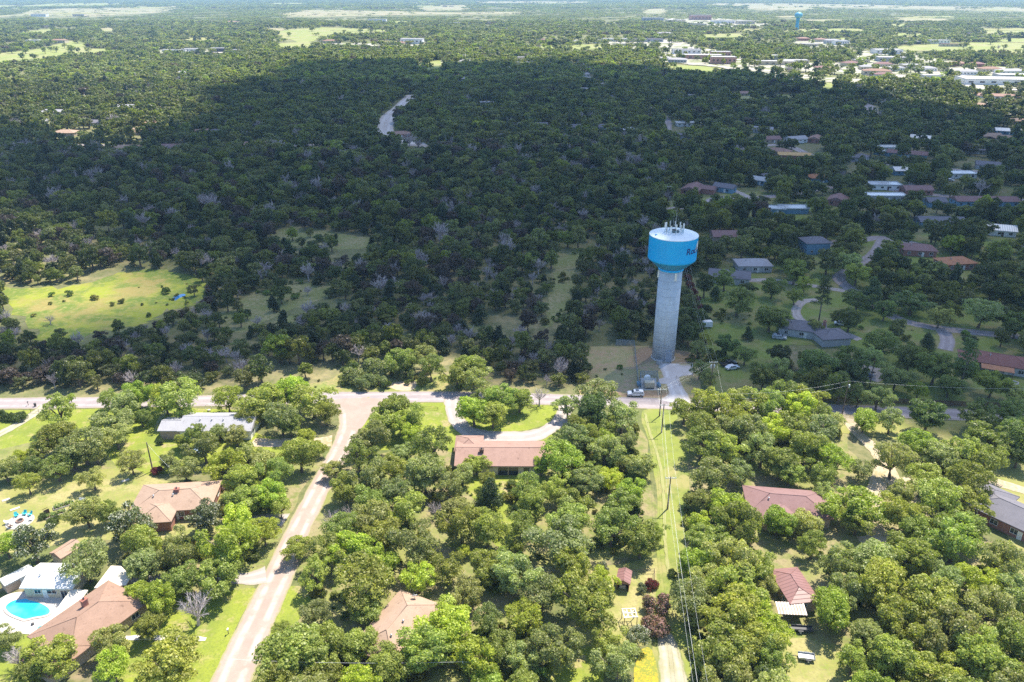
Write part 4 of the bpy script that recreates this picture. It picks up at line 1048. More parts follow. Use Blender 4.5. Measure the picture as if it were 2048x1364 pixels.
for (px, py, L, W, h, dg, rm, wl, lb) in TWN:
    p = gp(px, py)
    k = 1.0 if p.y < 2600 else 1.25
    kd = 'flat' if (rm == 'white' or L > 60) else 'hip'
    L = min(L * .74, 80); W *= .85
    wins = [('f', -L / 2 + L * (i + .5) / 6, L / 14, h * .28, h * .45) for i in range(6)]
    house('town_building', lb, 'building', p[:2], L, W, math.radians(dg), RM[rm], WM[wl], kd, h * k, 2.4 if kd == 'hip' else .6, .4, (), None, False, wins=wins, door=None, group='buildings of the far town')
# ------------------------------------------------------------------ small structures, vehicles, poles, fences
def profile_body(mb, prof, w_bot, w_top, z_split, mi=0):
    """side outline (x, z) lofted across the width; narrower above z_split"""
    n = len(prof); vs = []
    for s in (-1, 1):
        for x, z in prof:
            t = max(0, min(1, (z - z_split) / .6)); w = w_bot * (1 - t) + w_top * t
            vs.append((x, s * w / 2, z))
    fs = [tuple(range(n)), tuple(reversed(range(n, 2 * n)))]
    fs += [(i, n + i, n + (i + 1) % n, (i + 1) % n) for i in range(n)]
    mb.add(vs, fs, mi)

def car(label, cat, c, rz, paint, kind='suv', group=None, name='parked_car'):
    root = empty(name, (c[0], c[1], .06), rz, label, cat, group)
    if kind == 'suv':
        L, W, H_ = 4.9, 1.95, 1.78
        prof = [(-2.42, .45), (-2.45, .95), (-2.36, 1.05), (-2.15, 1.62), (-1.9, 1.74), (.35, 1.76), (.55, 1.70), (1.25, 1.12), (2.1, 1.02), (2.4, .85), (2.45, .45), (1.9, .32), (-1.9, .32)]
        gl = [(-2.22, 1.15), (-2.02, 1.60), (.42, 1.60), (.98, 1.15)]
    elif kind == 'pickup':
        L, W, H_ = 5.6, 2.0, 1.85
        prof = [(-2.8, .5), (-2.8, 1.12), (-.75, 1.12), (-.70, 1.72), (-.5, 1.84), (.75, 1.84), (.95, 1.78), (1.45, 1.2), (2.5, 1.1), (2.8, .9), (2.8, .5), (2.1, .38), (-2.1, .38)]
        gl = [(-.62, 1.22), (-.55, 1.66), (.8, 1.66), (1.2, 1.22)]
    else:
        L, W, H_ = 4.6, 1.82, 1.45
        prof = [(-2.28, .42), (-2.3, .88), (-1.75, .98), (-1.15, 1.38), (-.9, 1.44), (.25, 1.44), (.5, 1.38), (1.15, .96), (2.0, .84), (2.28, .68), (2.3, .4), (1.8, .26), (-1.8, .26)]
        gl = [(-1.5, 1.0), (-1.1, 1.32), (.3, 1.32), (.88, 1.0)]
    b_ = MB(); profile_body(b_, prof, W, W * .80, prof[1][1]); body = b_.build('body', paint, root, bevel=.06)
    g = MB()
    n = len(gl)
    for s in (-1, 1):
        off = [W / 2 * (1 - .20 * max(0, min(1, (z - prof[1][1]) / .6))) + .012 for x, z in gl]
        vs = [(x, s * (o_ - .03), z) for (x, z), o_ in zip(gl, off)] + [(x, s * o_, z) for (x, z), o_ in zip(gl, off)]
        g.add(vs, [(0, 1, 2, 3), (7, 6, 5, 4), (0, 3, 7, 4), (1, 0, 4, 5), (2, 1, 5, 6), (3, 2, 6, 7)] if s > 0 else [(3, 2, 1, 0), (4, 5, 6, 7), (0, 4, 7, 3), (1, 5, 4, 0), (2, 6, 5, 1), (3, 7, 6, 2)])
    g.build('side_window', M['glass'], root)
    g = MB(); x0, z0 = gl[2][0] + .2, gl[2][1] + .04; x1, z1 = gl[3][0] + .2, gl[3][1] - .05
    g.add([(x0, -W * .38, z0), (x1, -W * .44, z1), (x1, W * .44, z1), (x0, W * .38, z0), (x0 + .05, -W * .38, z0 + .06), (x1 + .05, -W * .44, z1 + .06), (x1 + .05, W * .44, z1 + .06), (x0 + .05, W * .38, z0 + .06)],
          [(3, 2, 1, 0), (4, 5, 6, 7), (0, 1, 5, 4), (1, 2, 6, 5), (2, 3, 7, 6), (3, 0, 4, 7)])
    g.build('windscreen', M['glass'], root)
    if kind == 'suv':
        g = MB(); g.box(-.9, .1, -.5, .5, 1.72, 1.79); g.build('sunroof', M['glass'], root)
        for s in (-1, 1):
            g = MB(); g.tube([(-1.8, s * .72, 1.76), (-1.7, s * .72, 1.83), (.2, s * .72, 1.84), (.3, s * .72, 1.78)], .025, 5); g.build('roof_rail', M['chrome'], root)
    for x in (-L * .3, L * .31):
        for s in (-1, 1):
            t = MB(); cy = s * (W / 2 - .11)
            t.tube([(x, cy - .12, .36), (x, cy + .12, .36)], .36, 18); w_ = t.build('wheel', M['black'], root)
            t = MB(); t.tube([(x, cy + s * .10, .36), (x, cy + s * .135, .36)], .22, 12); t.build('rim', M['chrome'], w_)
    for s in (-1, 1):
        t = MB(); t.box(L / 2 - .2, L / 2 - .0, s * W * .40 - .16, s * W * .40 + .16, .68, .84); t.build('headlight', M['white'], root)
        t = MB(); t.box(-L / 2 - .0, -L / 2 + .12, s * W * .42 - .1, s * W * .42 + .1, .8, 1.0); t.build('tail_light', M['redlens'], root)
    return root
M['redlens'] = plain('red_lens', (.35, .02, .02), .3)
def carpaint(n, c): return plain(n, c, .25, .6, 0, .04)
WH, BK, SV, BL, RD = carpaint('white_car_paint', (.72, .73, .75)), carpaint('black_car_paint', (.015, .016, .02)), carpaint('silver_car_paint', (.42, .43, .45)), carpaint('blue_car_paint', (.03, .06, .16)), carpaint('red_car_paint', (.30, .02, .03))
c = gp(1271, 791); car('white sport utility car parked on the verge beside the generator pen', 'car', c, math.radians(178), WH, 'suv')
for px, py, dg, pt, kd, lb in (
    (1464, 738, 20, WH, 'car', 'white car parked on the shaded lawn east of the water tower'),
    (1457, 731, 15, BK, 'pickup', 'black pickup parked just behind the white car on the lawn'),
    (1731, 756, 28, BL, 'car', 'dark blue car parked under trees at the end of the concrete drive'),
    (1703, 762, 5, BK, 'pickup', 'black pickup beside the dark blue car under the trees'),
    (1558, 678, -15, SV, 'suv', 'silver car behind the grey-roofed house with the looping drive'),
    (1681, 650, -15, WH, 'car', 'white car at the front of the grey-roofed house with the looping drive'),
    (1679, 516, -20, WH, 'car', 'white car on the drive of the two-storey blue house'),
    (1750, 452, 10, WH, 'car', 'white car in a small clearing above the street bend'),
    (1762, 447, 10, BK, 'car', 'black car beside the white car above the street bend'),
    (1548, 363, -15, WH, 'pickup', 'white pickup outside the small navy house'),
    (1601, 287, 0, WH, 'suv', 'white van-like car at the cul-de-sac by the maroon roof'),
    (1316, 230, -30, BL, 'suv', 'blue car at the top of the curving street under cloud'),
    (1900, 362, -30, WH, 'car', 'white car between round oaks on the upper right'),
    (1432, 131, 0, RD, 'car', 'small red car in front of the pink school hall'),
    (1470, 132, 0, BL, 'car', 'small blue car in front of the pink school hall'),
    (1500, 129, 20, SV, 'car', 'silver car at the east end of the school car park')):
    c = gp(px, py); car(lb, 'car', c, math.radians(dg), pt, kd)
# parked boat trailer, utility trailer, white box trailer
def trailer(name, label, px, rz, L, W, box, mat):
    c = gp(*px); root = empty(name, (c.x, c.y, 0), rz, label, 'trailer')
    m = MB()
    if box: m.box(-L / 2, L / 2, -W / 2, W / 2, .5, 2.5)
    else:
        m.box(-L / 2, L / 2, -W / 2, W / 2, .5, .58)
        for a in ((-L / 2, L / 2, -W / 2, -W / 2 + .06), (-L / 2, L / 2, W / 2 - .06, W / 2), (-L / 2, -L / 2 + .06, -W / 2 + .06, W / 2 - .06)): m.box(*a, .58, .95)
    m.build('body', mat, root, bevel=.03)
    m = MB(); m.tube([(L / 2, 0, .45), (L / 2 + 1.3, 0, .45)], .06, 6); m.build('tow_bar', M['dark'], root)
    for s in (-1, 1):
        t = MB(); t.tube([(-.2, s * (W / 2 + .14) - .1, .34), (-.2, s * (W / 2 + .14) + .1, .34)], .34, 14); w_ = t.build('wheel', M['black'], root)
        t = MB(); t.tube([(-.2, s * (W / 2 + .14) - .11, .34), (-.2, s * (W / 2 + .14) + .11, .34)], .17, 10); t.build('rim', M['white'], w_)
        f = MB(); f.box(-.65, .25, s * (W / 2 + .16) - .14, s * (W / 2 + .16) + .14, .72, .76); f.build('mudguard', M['dark'], root)
    return root
trailer('utility_trailer', 'small flat trailer with white wheels on the sunny grass below the maroon house', (1612, 1318), math.radians(170), 2.8, 1.5, False, M['galv'])
trailer('box_trailer', 'white enclosed trailer on the lawn near the tower line', (1410, 655), math.radians(8), 4.6, 2.1, True, M['white'])
trailer('boat_trailer', 'dark narrow trailer in the shade beneath the rust-streaked porch', (1601, 1262), math.radians(-5), 4.4, 1.2, False, M['dark'])

# ---- utility poles and wires
poles = []
def utility_pole(label, px, H_, arm=True, rz=0.0, gear=0, lean=0.0, at_top=None):
    c = gp(*px) if at_top is None else gp(px[0], px[1], H_)
    root = empty('utility_pole', (c.x, c.y, 0), rz, label, 'utility pole')
    MB().tube([(0, 0, 0), (lean * .5, 0, H_ * .5), (lean, 0, H_)], [.19, .16, .12], 10).build('pole', M['polewood'], root)
    if arm:
        for k, zz in enumerate((H_ - .35,)):
            ca = MB(); ca.box(-1.25 + lean, 1.25 + lean, -.16, -.04, zz - .07, zz + .07); co = ca.build('crossarm', M['pale_arm'], root)
            for x in (-1.15, -.45, .45, 1.15):
                i_ = MB(); i_.lathe([(.05, zz + .07), (.09, zz + .15), (.06, zz + .28), (.01, zz + .3)], 8, (x + lean, -.1)); i_.build('insulator', M['white'], co)
    for g in range(gear):
        t = MB(); t.lathe([(.24, H_ - 2.3 - g * .1), (.26, H_ - 2.2), (.26, H_ - 1.35), (.2, H_ - 1.25)], 14, (lean + (-.45 if g % 2 else .45), .1)); t.build('transformer', M['galv'], root)
    poles.append((c.x, c.y, H_, rz, lean))
    return root
M['pale_arm'] = plain('pale_crossarm', (.55, .54, .50), .7)
utility_pole('roadside utility pole with pale crossarm at the top of the mown corridor', (1319, 832), 8.9)
utility_pole('second utility pole down the corridor, just below the roadside one', (1323, 865), 8.9)
utility_pole('utility pole midway down the mown corridor beside brush', (1335, 1018), 9.0)
utility_pole('utility pole with transformers at the tower compound hedge', (1427, 722), 10.0, gear=2, at_top=1)
utility_pole('utility pole rising from the roadside trees right of the drive', (1439, 787), 9.5, gear=1, at_top=1)
utility_pole('tall utility pole in front of the road to the right of the tower', (1684, 829), 10.8, arm=False, gear=1)
utility_pole('slim utility pole on the bright lawn of the left gardens', (306, 942), 8.4, arm=False)
utility_pole('short service pole at the bottom centre among oaks', (940, 1364), 5.0, arm=True)
utility_pole('distant utility pole behind the brick house', (1338, 372), 10.0, at_top=1)
utility_pole('utility pole by the upper street left of the oaks', (1326, 337), 10.0, at_top=1)
utility_pole('thin utility pole at the drive of the shaded houses', (1750, 720), 9.0, arm=False, at_top=1)
def wire(label, A, B, sag, r=.011, group=None):
    P = []
    for k in range(17):
        t = k / 16; p = Vector(A).lerp(Vector(B), t); p.z -= sag * 4 * t * (1 - t); P.append(p)
    o = MB().tube(P, r, 4).build('overhead_wire', M['wire'])
    tag(o, label, 'wire', group)
def pt(i, dx=0.0, dz=0.0):
    x, y, H_, rz, ln = poles[i]; return (x + ln + dx, y - .1, H_ - .05 + dz)
below = gp(1398, 1500)
for k, dx in enumerate((-1.15, -.45, 1.15)):
    wn_ = ('leftmost', 'middle', 'rightmost')[k]
    wire(wn_ + ' wire between the two upper corridor poles', pt(0, dx), pt(1, dx), .15)
    wire(wn_ + ' wire from the second corridor pole to the midway pole', pt(1, dx), pt(2, dx), .5)
    wire(wn_ + ' wire running down the corridor out of the picture', pt(2, dx), (28.8 + dx, 75, 8.4), .9)
    wire(wn_ + ' wire crossing the road towards the tower hedge pole', pt(0, dx), pt(3, dx), .5, .008)
    wire(wn_ + ' wire climbing from the hedge pole past the tower to the wood', pt(3, dx), pt(8, dx), 2.5, .010)
wire('low cable slung below the wires in the corridor', pt(1, 0, -1.8), pt(2, 0, -1.8), .9)
wire('low cable running on down the corridor', pt(2, 0, -1.8), (28.8, 75, 6.4), 1.1)
wire('wire from the hedge pole down to the roadside trees pole', pt(3, .9), pt(4, .9), .3)
wire('long roadside wire from the trees pole to the tall right pole', pt(4, 1), pt(5, 0), 1.2, .014)
wire('lower roadside wire beneath the long one', pt(4, 0, -1.4), pt(5, 0, -1.4), 1.4, .014)
R5 = pt(5); wire('roadside wire leaving the tall pole to the right', R5, (R5[0] + 70, R5[1] - 4, R5[2]), 1.2, .014)
P7 = pt(6); q = gp(345, 958); wire('service drop from the garden pole to the tan-shingled house', P7, (q.x + 3, q.y - 3, 3.4), .5, .018)
P8 = pt(7); wire('service wire from the bottom centre pole going left', P8, (P8[0] - 40, P8[1] - 2, 7.6), .6, .018)

# ---- fences
chm, nt, b, o = newmat('chain_link')
b.inputs['Base Color'].default_value = (.42, .46, .50, 1); b.inputs['Metallic'].default_value = .4; b.inputs['Roughness'].default_value = .5
tp = N(nt, 'ShaderNodeBsdfTransparent'); mx = N(nt, 'ShaderNodeMixShader'); mx.inputs[0].default_value = .30
nt.links.new(tp.outputs[0], mx.inputs[1]); nt.links.new(b.outputs[0], mx.inputs[2]); nt.links.new(mx.outputs[0], o.inputs[0])
M['chain'] = chm
def fence(name, label, pts, H_, postm, kind='chain', gap=3.0, rail=.035):
    P = [Vector((*p[:2], 0)) if len(p) == 3 else gp(*p) for p in pts]
    base = P[0]
    root = empty(name, (base.x, base.y, 0), 0, label, 'fence')
    pn, rl = MB(), MB()
    posts = []
    for a, c_ in zip(P[:-1], P[1:]):
        n = max(1, int((c_ - a).length / gap)); d = (c_ - a).normalized(); nr = Vector((-d.y, d.x, 0)) * .015
        for k in range(n): posts.append(a.lerp(c_, k / n))
        a_, b2 = a - base, c_ - base
        rl.tube([a_ + Vector((0, 0, H_)), b2 + Vector((0, 0, H_))], rail, 5)
        if kind == 'chain':
            pn.add([a_ + nr + Vector((0, 0, .05)), b2 + nr + Vector((0, 0, .05)), b2 + nr + Vector((0, 0, H_ - .04)), a_ + nr + Vector((0, 0, H_ - .04)),
                    a_ - nr + Vector((0, 0, .05)), b2 - nr + Vector((0, 0, .05)), b2 - nr + Vector((0, 0, H_ - .04)), a_ - nr + Vector((0, 0, H_ - .04))],
                   [(0, 1, 2, 3), (7, 6, 5, 4), (0, 4, 5, 1), (1, 5, 6, 2), (2, 6, 7, 3), (3, 7, 4, 0)])
        elif kind == 'rail':
            rl.tube([a_ + Vector((0, 0, H_ * .5)), b2 + Vector((0, 0, H_ * .5))], rail, 5)
        elif kind == 'board':
            m_ = int((c_ - a).length / .16)
            for k in range(m_):
                p = a_.lerp(b2, (k + .5) / m_); pn.box(p.x - .06, p.x + .06, p.y - .015, p.y + .015, .05, H_ - .03)
    posts.append(P[-1])
    for p in posts:
        q_ = p - base; MB().tube([(q_.x, q_.y, 0), (q_.x, q_.y, H_ + .06)], rail * 1.5, 6).build('post', postm, root)
    rl.build('rail', postm, root)
    if pn.v: pn.build('mesh_panel' if kind == 'chain' else 'boards', M['chain'] if kind == 'chain' else postm, root)
    return root
M['bluesteel'] = plain('blue_grey_steel', (.14, .26, .36), .5, .4)
fence('chain_link_fence', 'long blue-grey chain-link fence running back beside the water tower lot', [(1278, 789), (1268, 692), (1232, 690)], 2.1, M['bluesteel'])
fence('chain_link_fence', 'chain-link pen around the generator on its concrete pad', [(1282, 789), (1280, 754), (1314, 754), (1319, 789)], 2.1, M['bluesteel'])
fence('pipe_railing', 'white pipe railing around the turning bay by the water tower', [(1352, 732), (1384, 732), (1386, 751)], 1.1, M['white'], 'rail')
fence('pipe_railing', 'rusty pipe railing on the right of the tower drive', [(1385, 752), (1381, 772), (1359, 772), (1352, 758)], 1.1, plain('rusty_pipe', (.40, .28, .20), .7), 'rail')
fence('chain_link_fence', 'pale chain-link fence at the side of the grey-roofed white house', [(338, 818), (322, 842), (312, 862)], 1.4, M['galv'])
fence('chain_link_fence', 'chain-link fence crossing behind the dry clearing below the central oaks', [(1045, 1144), (1100, 1144), (1180, 1150)], 1.3, M['galv'])
fence('wood_fence', 'low timber rail fence beside the open red shed', [(1264, 1148), (1308, 1146), (1309, 1160)], 1.1, M['darkwood'], 'rail')
fence('wood_fence', 'dark timber gate fence where the gravel drive meets the road', [(62, 826), (78, 826), (90, 827)], 1.3, M['darkwood'], 'rail', 1.5)
fence('wood_fence', 'dark board fence along the far side of the road at the right', [(1500, 800), (1600, 803), (1760, 806), (1900, 812), (2100, 820)], 1.7, M['darkwood'], 'board')
fence('wood_fence', 'pale fence at the corner of the tan-shingled house', [(421, 985), (434, 968)], 1.5, M['galv'], 'chain')
fence('wood_fence', 'dark low fence in front of the lawn by the junction', [(838, 818), (876, 820)], .9, M['darkwood'], 'rail')

# ---- generator pen
c = gp(1298, 775)
g = empty('generator', (c.x, c.y, 0), 0, 'white standby generator with a rounded hood on the fenced concrete pad', 'generator')
m = MB(); m.box(-1.5, 1.5, -1.0, .8, .35, 2.2); m.build('enclosure', M['cream'], g, bevel=.12)
m = MB(); m.box(-1.3, 1.3, -1.1, .7, .02, .34); m.build('base_frame', M['dark'], g)
m = MB(); m.tube([(-.2, 1.9, 1.9), (-.2, 3.0, 1.9)], .95, 20); m.box(-1.2, .9, 1.3, 3.3, .4, 1.4); m.build('tank', M['white'], g, bevel=.05)
m = MB(); m.tube([(.9, .2, 2.2), (.9, .2, 2.8)], .1, 8); m.build('exhaust', M['galv'], g)
for k, (x, y, lb) in enumerate(((-3.0, 1.2, 'left'), (3.0, .4, 'right'))):
    m = MB(); m.tube([(c.x + x, c.y + y - 1.1, .75), (c.x + x, c.y + y - .9, .75), (c.x + x, c.y + y + .9, .75), (c.x + x, c.y + y + 1.1, .75)], [.35, .55, .55, .35], 16); 
    for yy in (-.7, .7): m.box(c.x + x - .4, c.x + x + .4, c.y + y + yy - .06, c.y + y + yy + .06, .03, .4)
    tag(m.build('fuel_tank', M['bluesteel']), 'blue-grey cylindrical tank on the %s side of the generator' % lb, 'tank')

# ---- swimming pool
pool = [(12, 1218), (16, 1210), (28, 1203), (44, 1200), (52, 1199), (60, 1202), (75, 1206), (92, 1214), (100, 1222), (98, 1229), (88, 1233), (70, 1236), (52, 1240), (40, 1237), (22, 1229)]
deck = [(-40, 1230), (-10, 1205), (20, 1188), (60, 1184), (105, 1190), (150, 1184), (165, 1182), (140, 1215), (112, 1245), (88, 1268), (40, 1268), (-60, 1262)]
sheet('pool_deck', deck, M['whitecon'], jit=0, z=.10)
pw, nt, b, o = newmat('pool_water')
g_ = N(nt, 'ShaderNodeNewGeometry').outputs['Position']
nt.links.new(mixc(nt, ramp(nt, noise(nt, g_, .25, 2), .35, .65), (.02, .42, .60), (.09, .56, .68)), b.inputs['Base Color'])
b.inputs['Roughness'].default_value = .06; b.inputs['Specular IOR Level'].default_value = .5
bp = N(nt, 'ShaderNodeBump'); bp.inputs['Distance'].default_value = .02; nt.links.new(noise(nt, g_, 3, 3), bp.inputs['Height']); nt.links.new(bp.outputs[0], b.inputs['Normal'])
cc = gp(56, 1219)
pr = empty('swimming_pool', (cc.x, cc.y, .08), 0, 'curved turquoise swimming pool with a pale rim by the brown house', 'swimming pool')
PP = catmull([gp(*p) - cc for p in pool], True, 6)
def ringpoly(P, off):
    out = []
    for i, p in enumerate(P):
        d = (P[(i + 1) % len(P)] - P[i - 1]).normalized(); out.append(p + Vector((d.y, -d.x)) * off)
    return out
area = sum(PP[i].x * PP[(i + 1) % len(PP)].y - PP[(i + 1) % len(PP)].x * PP[i].y for i in range(len(PP)))
sg = 1 if area > 0 else -1
OUT = ringpoly(PP, .45 * sg)
m = MB(); n = len(PP)
m.add([(p.x, p.y, .18) for p in PP] + [(p.x, p.y, .18) for p in OUT] + [(p.x, p.y, .0) for p in OUT] + [(p.x, p.y, .02) for p in PP],
      [(i, (i + 1) % n, n + (i + 1) % n, n + i) for i in range(n)] + [(n + i, n + (i + 1) % n, 2 * n + (i + 1) % n, 2 * n + i) for i in range(n)] + [(3 * n + i, 3 * n + (i + 1) % n, (i + 1) % n, i) for i in range(n)])
m.build('coping', plain('pool_coping', (.55, .45, .38), .8), pr)
WP = ringpoly(PP, .02 * sg)
m = MB(); m.add([(p.x, p.y, .115) for p in WP], [tuple(range(n)) if area > 0 else tuple(reversed(range(n)))]); m.build('water', pw, pr)

# ---- fire pit and garden chairs
c = gp(40, 1043)
fp = empty('fire_pit', (c.x, c.y, 0), 0, 'round paved fire pit patio ringed by six garden chairs', 'fire pit')
MB().lathe([(2.9, .0), (2.9, .07), (2.6, .09), (.02, .09)], 40).build('paving', M['concrete'], fp)
m = MB(); m.lathe([(.85, .09), (.85, .42), (.6, .42), (.6, .14)], 24, cap=False); m.build('stone_ring', plain('pit_stone', (.30, .20, .16), .9, var=.4), fp)
MB().lathe([(.6, .14), (.3, .2), (.02, .22)], 16).build('ash', M['dark'], fp)
def chair(label, x, y, rz, mat):
    r = empty('garden_chair', (x, y, .08), rz, label, 'chair', 'garden chairs round the fire pit')
    m = MB(); m.add([(-.32, -.35, .42), (.32, -.35, .42), (.30, .28, .28), (-.30, .28, .28), (-.32, -.35, .45), (.32, -.35, .45), (.30, .28, .31), (-.30, .28, .31)], [(3, 2, 1, 0), (4, 5, 6, 7), (0, 1, 5, 4), (1, 2, 6, 5), (2, 3, 7, 6), (3, 0, 4, 7)]); m.build('seat', mat, r)
    m = MB()
    for k in range(5):
        xx = -.26 + k * .13; m.add([(xx - .055, .26, .28), (xx + .055, .26, .28), (xx + .065, .62, 1.05 - abs(k - 2) * .05), (xx - .065, .62, 1.05 - abs(k - 2) * .05), (xx - .055, .29, .28), (xx + .055, .29, .28), (xx + .065, .65, 1.05 - abs(k - 2) * .05), (xx - .065, .65, 1.05 - abs(k - 2) * .05)], [(0, 1, 2, 3), (7, 6, 5, 4), (0, 4, 5, 1), (1, 5, 6, 2), (2, 6, 7, 3), (3, 7, 4, 0)])
    m.build('backrest', mat, r)
    for s in (-1, 1):
        m = MB(); m.box(s * .38 - .07, s * .38 + .07, -.42, .42, .58, .61); m.build('armrest', mat, r)
        m = MB(); m.box(s * .34 - .03, s * .34 + .03, -.38, -.3, 0, .58); m.build('leg', mat, r)
        m = MB(); m.box(s * .34 - .03, s * .34 + .03, .3, .38, 0, .58); m.build('leg', mat, r)
TQ = plain('turquoise_paint', (.02, .42, .48), .5)
for k, (a, mt_, lb) in enumerate(((60, TQ, 'turquoise garden chair at the back right of the fire pit'), (95, TQ, 'turquoise garden chair straight behind the fire pit'), (135, TQ, 'turquoise garden chair at the back left of the fire pit'),
                               (200, M['white'], 'white garden chair left of the fire pit'), (250, M['darkwood'], 'dark garden chair in front of the fire pit'), (10, M['white'], 'white garden chair right of the fire pit'))):
    t = math.radians(a); chair(lb, c.x + 2.35 * math.cos(t), c.y + 2.35 * math.sin(t), t - math.pi / 2, mt_)

# ---- odds and ends
def lattice(label, px, name='pergola'):
    c = gp(*px); r = empty(name, (c.x, c.y, 0), math.radians(4), label, name)
    m = MB()
    for x in (-1.2, -.4, .4, 1.2): m.box(x - .06, x + .06, -1.2, 1.2, 2.22, 2.34)
    for y in (-1.1, 0, 1.1): m.box(-1.35, 1.35, y - .06, y + .06, 2.35, 2.45)
    for s in (-1, 1): m.box(-1.3, 1.3, -.05, .05, 2.1, 2.21, rot=s * .7)
    m.build('lattice', M['white'], r)
    for x in (-1.2, 1.2):
        for y in (-1.1, 1.1): MB().box(x - .05, x + .05, y - .05, y + .05, 0, 2.1).build('post', M['darkwood'], r)
lattice('small white lattice pergola on dark posts by the pink crape myrtles', (1258, 1245))
c = gp(396, 915); r = empty('patio_umbrella', (c.x, c.y, 0), 0, 'pale blue patio umbrella under the oaks behind the white house', 'umbrella')
MB().tube([(0, 0, 0), (0, 0, 2.5)], .03, 6).build('pole', M['white'], r)
m = MB(); m.lathe([(1.5, 2.1), (.8, 2.45), (.02, 2.62)], 8, sm=False, cap=False); m.build('canopy', plain('pale_blue_cloth', (.38, .50, .68), .8), r)
c = gp(1034, 946); r = empty('patio_table', (c.x, c.y, 0), 0, 'white patio table on the terrace of the terracotta house', 'table')
MB().lathe([(.02, .72), (.7, .72), (.7, .76), (.02, .77)], 20).build('tabletop', M['white'], r)
for x, y in ((-.4, -.4), (.4, -.4), (.4, .4), (-.4, .4)): MB().tube([(x, y, 0), (x, y, .72)], .03, 5).build('leg', M['dark'], r)
def dish(label, px, z):
    c = gp(px[0], px[1], z); r = empty('satellite_dish', (c.x, c.y, z - .9), math.radians(200), label, 'satellite dish')
    MB().tube([(0, 0, 0), (0, 0, .7)], .04, 6).build('mast', M['galv'], r)
    m = MB(); m.lathe([(.02, 0), (.35, .05), (.6, .2)], 20, cap=False); o = m.build('reflector', M['white'], r); o.location = (0, 0, .8); o.rotation_euler = (math.radians(50), 0, 0)
    md = o.modifiers.new('thickness', 'SOLIDIFY'); md.thickness = .03
    MB().tube([(0, -.1, .75), (0, -.65, 1.15)], .02, 5).build('feed_arm', M['galv'], r)
dish('grey satellite dish on the eave of the brown poolside house', (118, 1252), 3.3)
dish('white satellite dish on the ridge of the bottom centre house', (829, 1192), 4.4)
c = gp(418, 822); r = empty('garden_arch', (c.x, c.y, 0), 0, 'white round garden arch by the road beyond the grey-roofed house', 'arch')
m = MB(); m.tube([(.95 * math.cos(t), 0, 1.2 + .95 * math.sin(t)) for t in np.linspace(-.9, math.pi + .9, 24)], .06, 6); m.build('hoop', M['white'], r)
MB().lathe([(.4, 0), (.4, .45), (.3, .5)], 12).build('planter', M['whitecon'], r)
def mailbox(label, px, m_=None):
    c = gp(*px); r = empty('mailbox', (c.x, c.y, 0), rnd.random() * .6, label, 'mailbox')
    MB().box(-.05, .05, -.05, .05, 0, 1.05).build('post', M['darkwood'], r)
    m = MB(); m.box(-.12, .12, -.26, .26, 1.05, 1.32); m.build('box', m_ or M['dark'], r, bevel=.05)
mailbox('dark mailbox at the roadside left of the gravel drive', (57, 811))
mailbox('white mailbox by the side street below the bare tree', (457, 1268), M['white'])
c = gp(71, 813); m = MB(); m.lathe([(.28, .0), (.34, .95), (.36, 1.0), (.30, 1.08), (.02, 1.1)], 12, (c.x, c.y)); tag(m.build('trash_bin', M['dark']), 'dark wheeled bin at the end of the gravel drive', 'bin')
c = gp(165, 1003); r = empty('garden_bench', (c.x, c.y, 0), math.radians(-6), 'pale garden bench at the top of the vegetable beds', 'bench')
MB().box(-.8, .8, -.22, .22, .42, .47).build('seat', M['white'], r); MB().box(-.8, .8, .2, .24, .47, .9).build('backrest', M['white'], r)
for x in (-.7, .7): MB().box(x - .04, x + .04, -.2, .2, 0, .42).build('leg', M['white'], r)
for k, (px, py, lb) in enumerate(((128, 1012, 'upper timber-edged vegetable bed full of greens'), (112, 1030, 'lower timber-edged vegetable bed with trellis'))):
    c = gp(px, py); r = empty('raised_bed', (c.x, c.y, 0), math.radians(38), lb, 'garden bed')
    m = MB(); m.box(-2.2, 2.2, -.75, -.67, 0, .35); m.box(-2.2, 2.2, .67, .75, 0, .35); m.box(-2.2, -2.12, -.67, .67, 0, .35); m.box(2.12, 2.2, -.67, .67, 0, .35); m.build('edging', M['whitecon'], r)
    MB().box(-2.12, 2.12, -.67, .67, 0, .28).build('soil', M['browndirt'], r)
    g2_ = MB(); r6 = random.Random(k)
    for i in range(260):
        x, y, z = r6.uniform(-2, 2), r6.uniform(-.6, .6), .28 + r6.random() * .55; a = r6.random() * 6.3; s = .09 + r6.random() * .1
        g2_.add([(x + s * math.cos(a), y + s * math.sin(a), z), (x - s * math.sin(a), y + s * math.cos(a), z + s), (x - s * math.cos(a), y - s * math.sin(a), z + .05), (x + s * math.sin(a), y - s * math.cos(a), z - s * .5)], [(0, 1, 2, 3)])
    g2_.build('greens', plain('vegetable_leaves', (.13, .20, .03), .7, var=.4), r)
c = gp(95, 1030); m = MB(); m.box(c.x - .6, c.x + .6, c.y - .03, c.y + .03, .1, 1.5, rot=.9, c=(c.x, c.y)); m.box(c.x - .6, c.x + .6, c.y + .5, c.y + .56, 1.5, 1.6, rot=.9, c=(c.x, c.y)); tag(m.build('trellis', M['darkwood']), 'brown timber trellis post beside the vegetable beds', 'trellis')
for px, py, s, lb in ((251, 961, .9, 'white board lying on the grass below the garden pole'), (30, 1018, 1.0, 'pale stone slab on the lawn beyond the fire pit'), (12, 1000, .8, 'small pale stone near the left edge of the lawn')):
    c = gp(px, py); m = MB(); m.box(c.x - s, c.x + s, c.y - .35, c.y + .35, .01, .12, rot=.7, c=(c.x, c.y)); tag(m.build('stone_slab', M['whitecon'], bevel=.03), lb, 'slab')
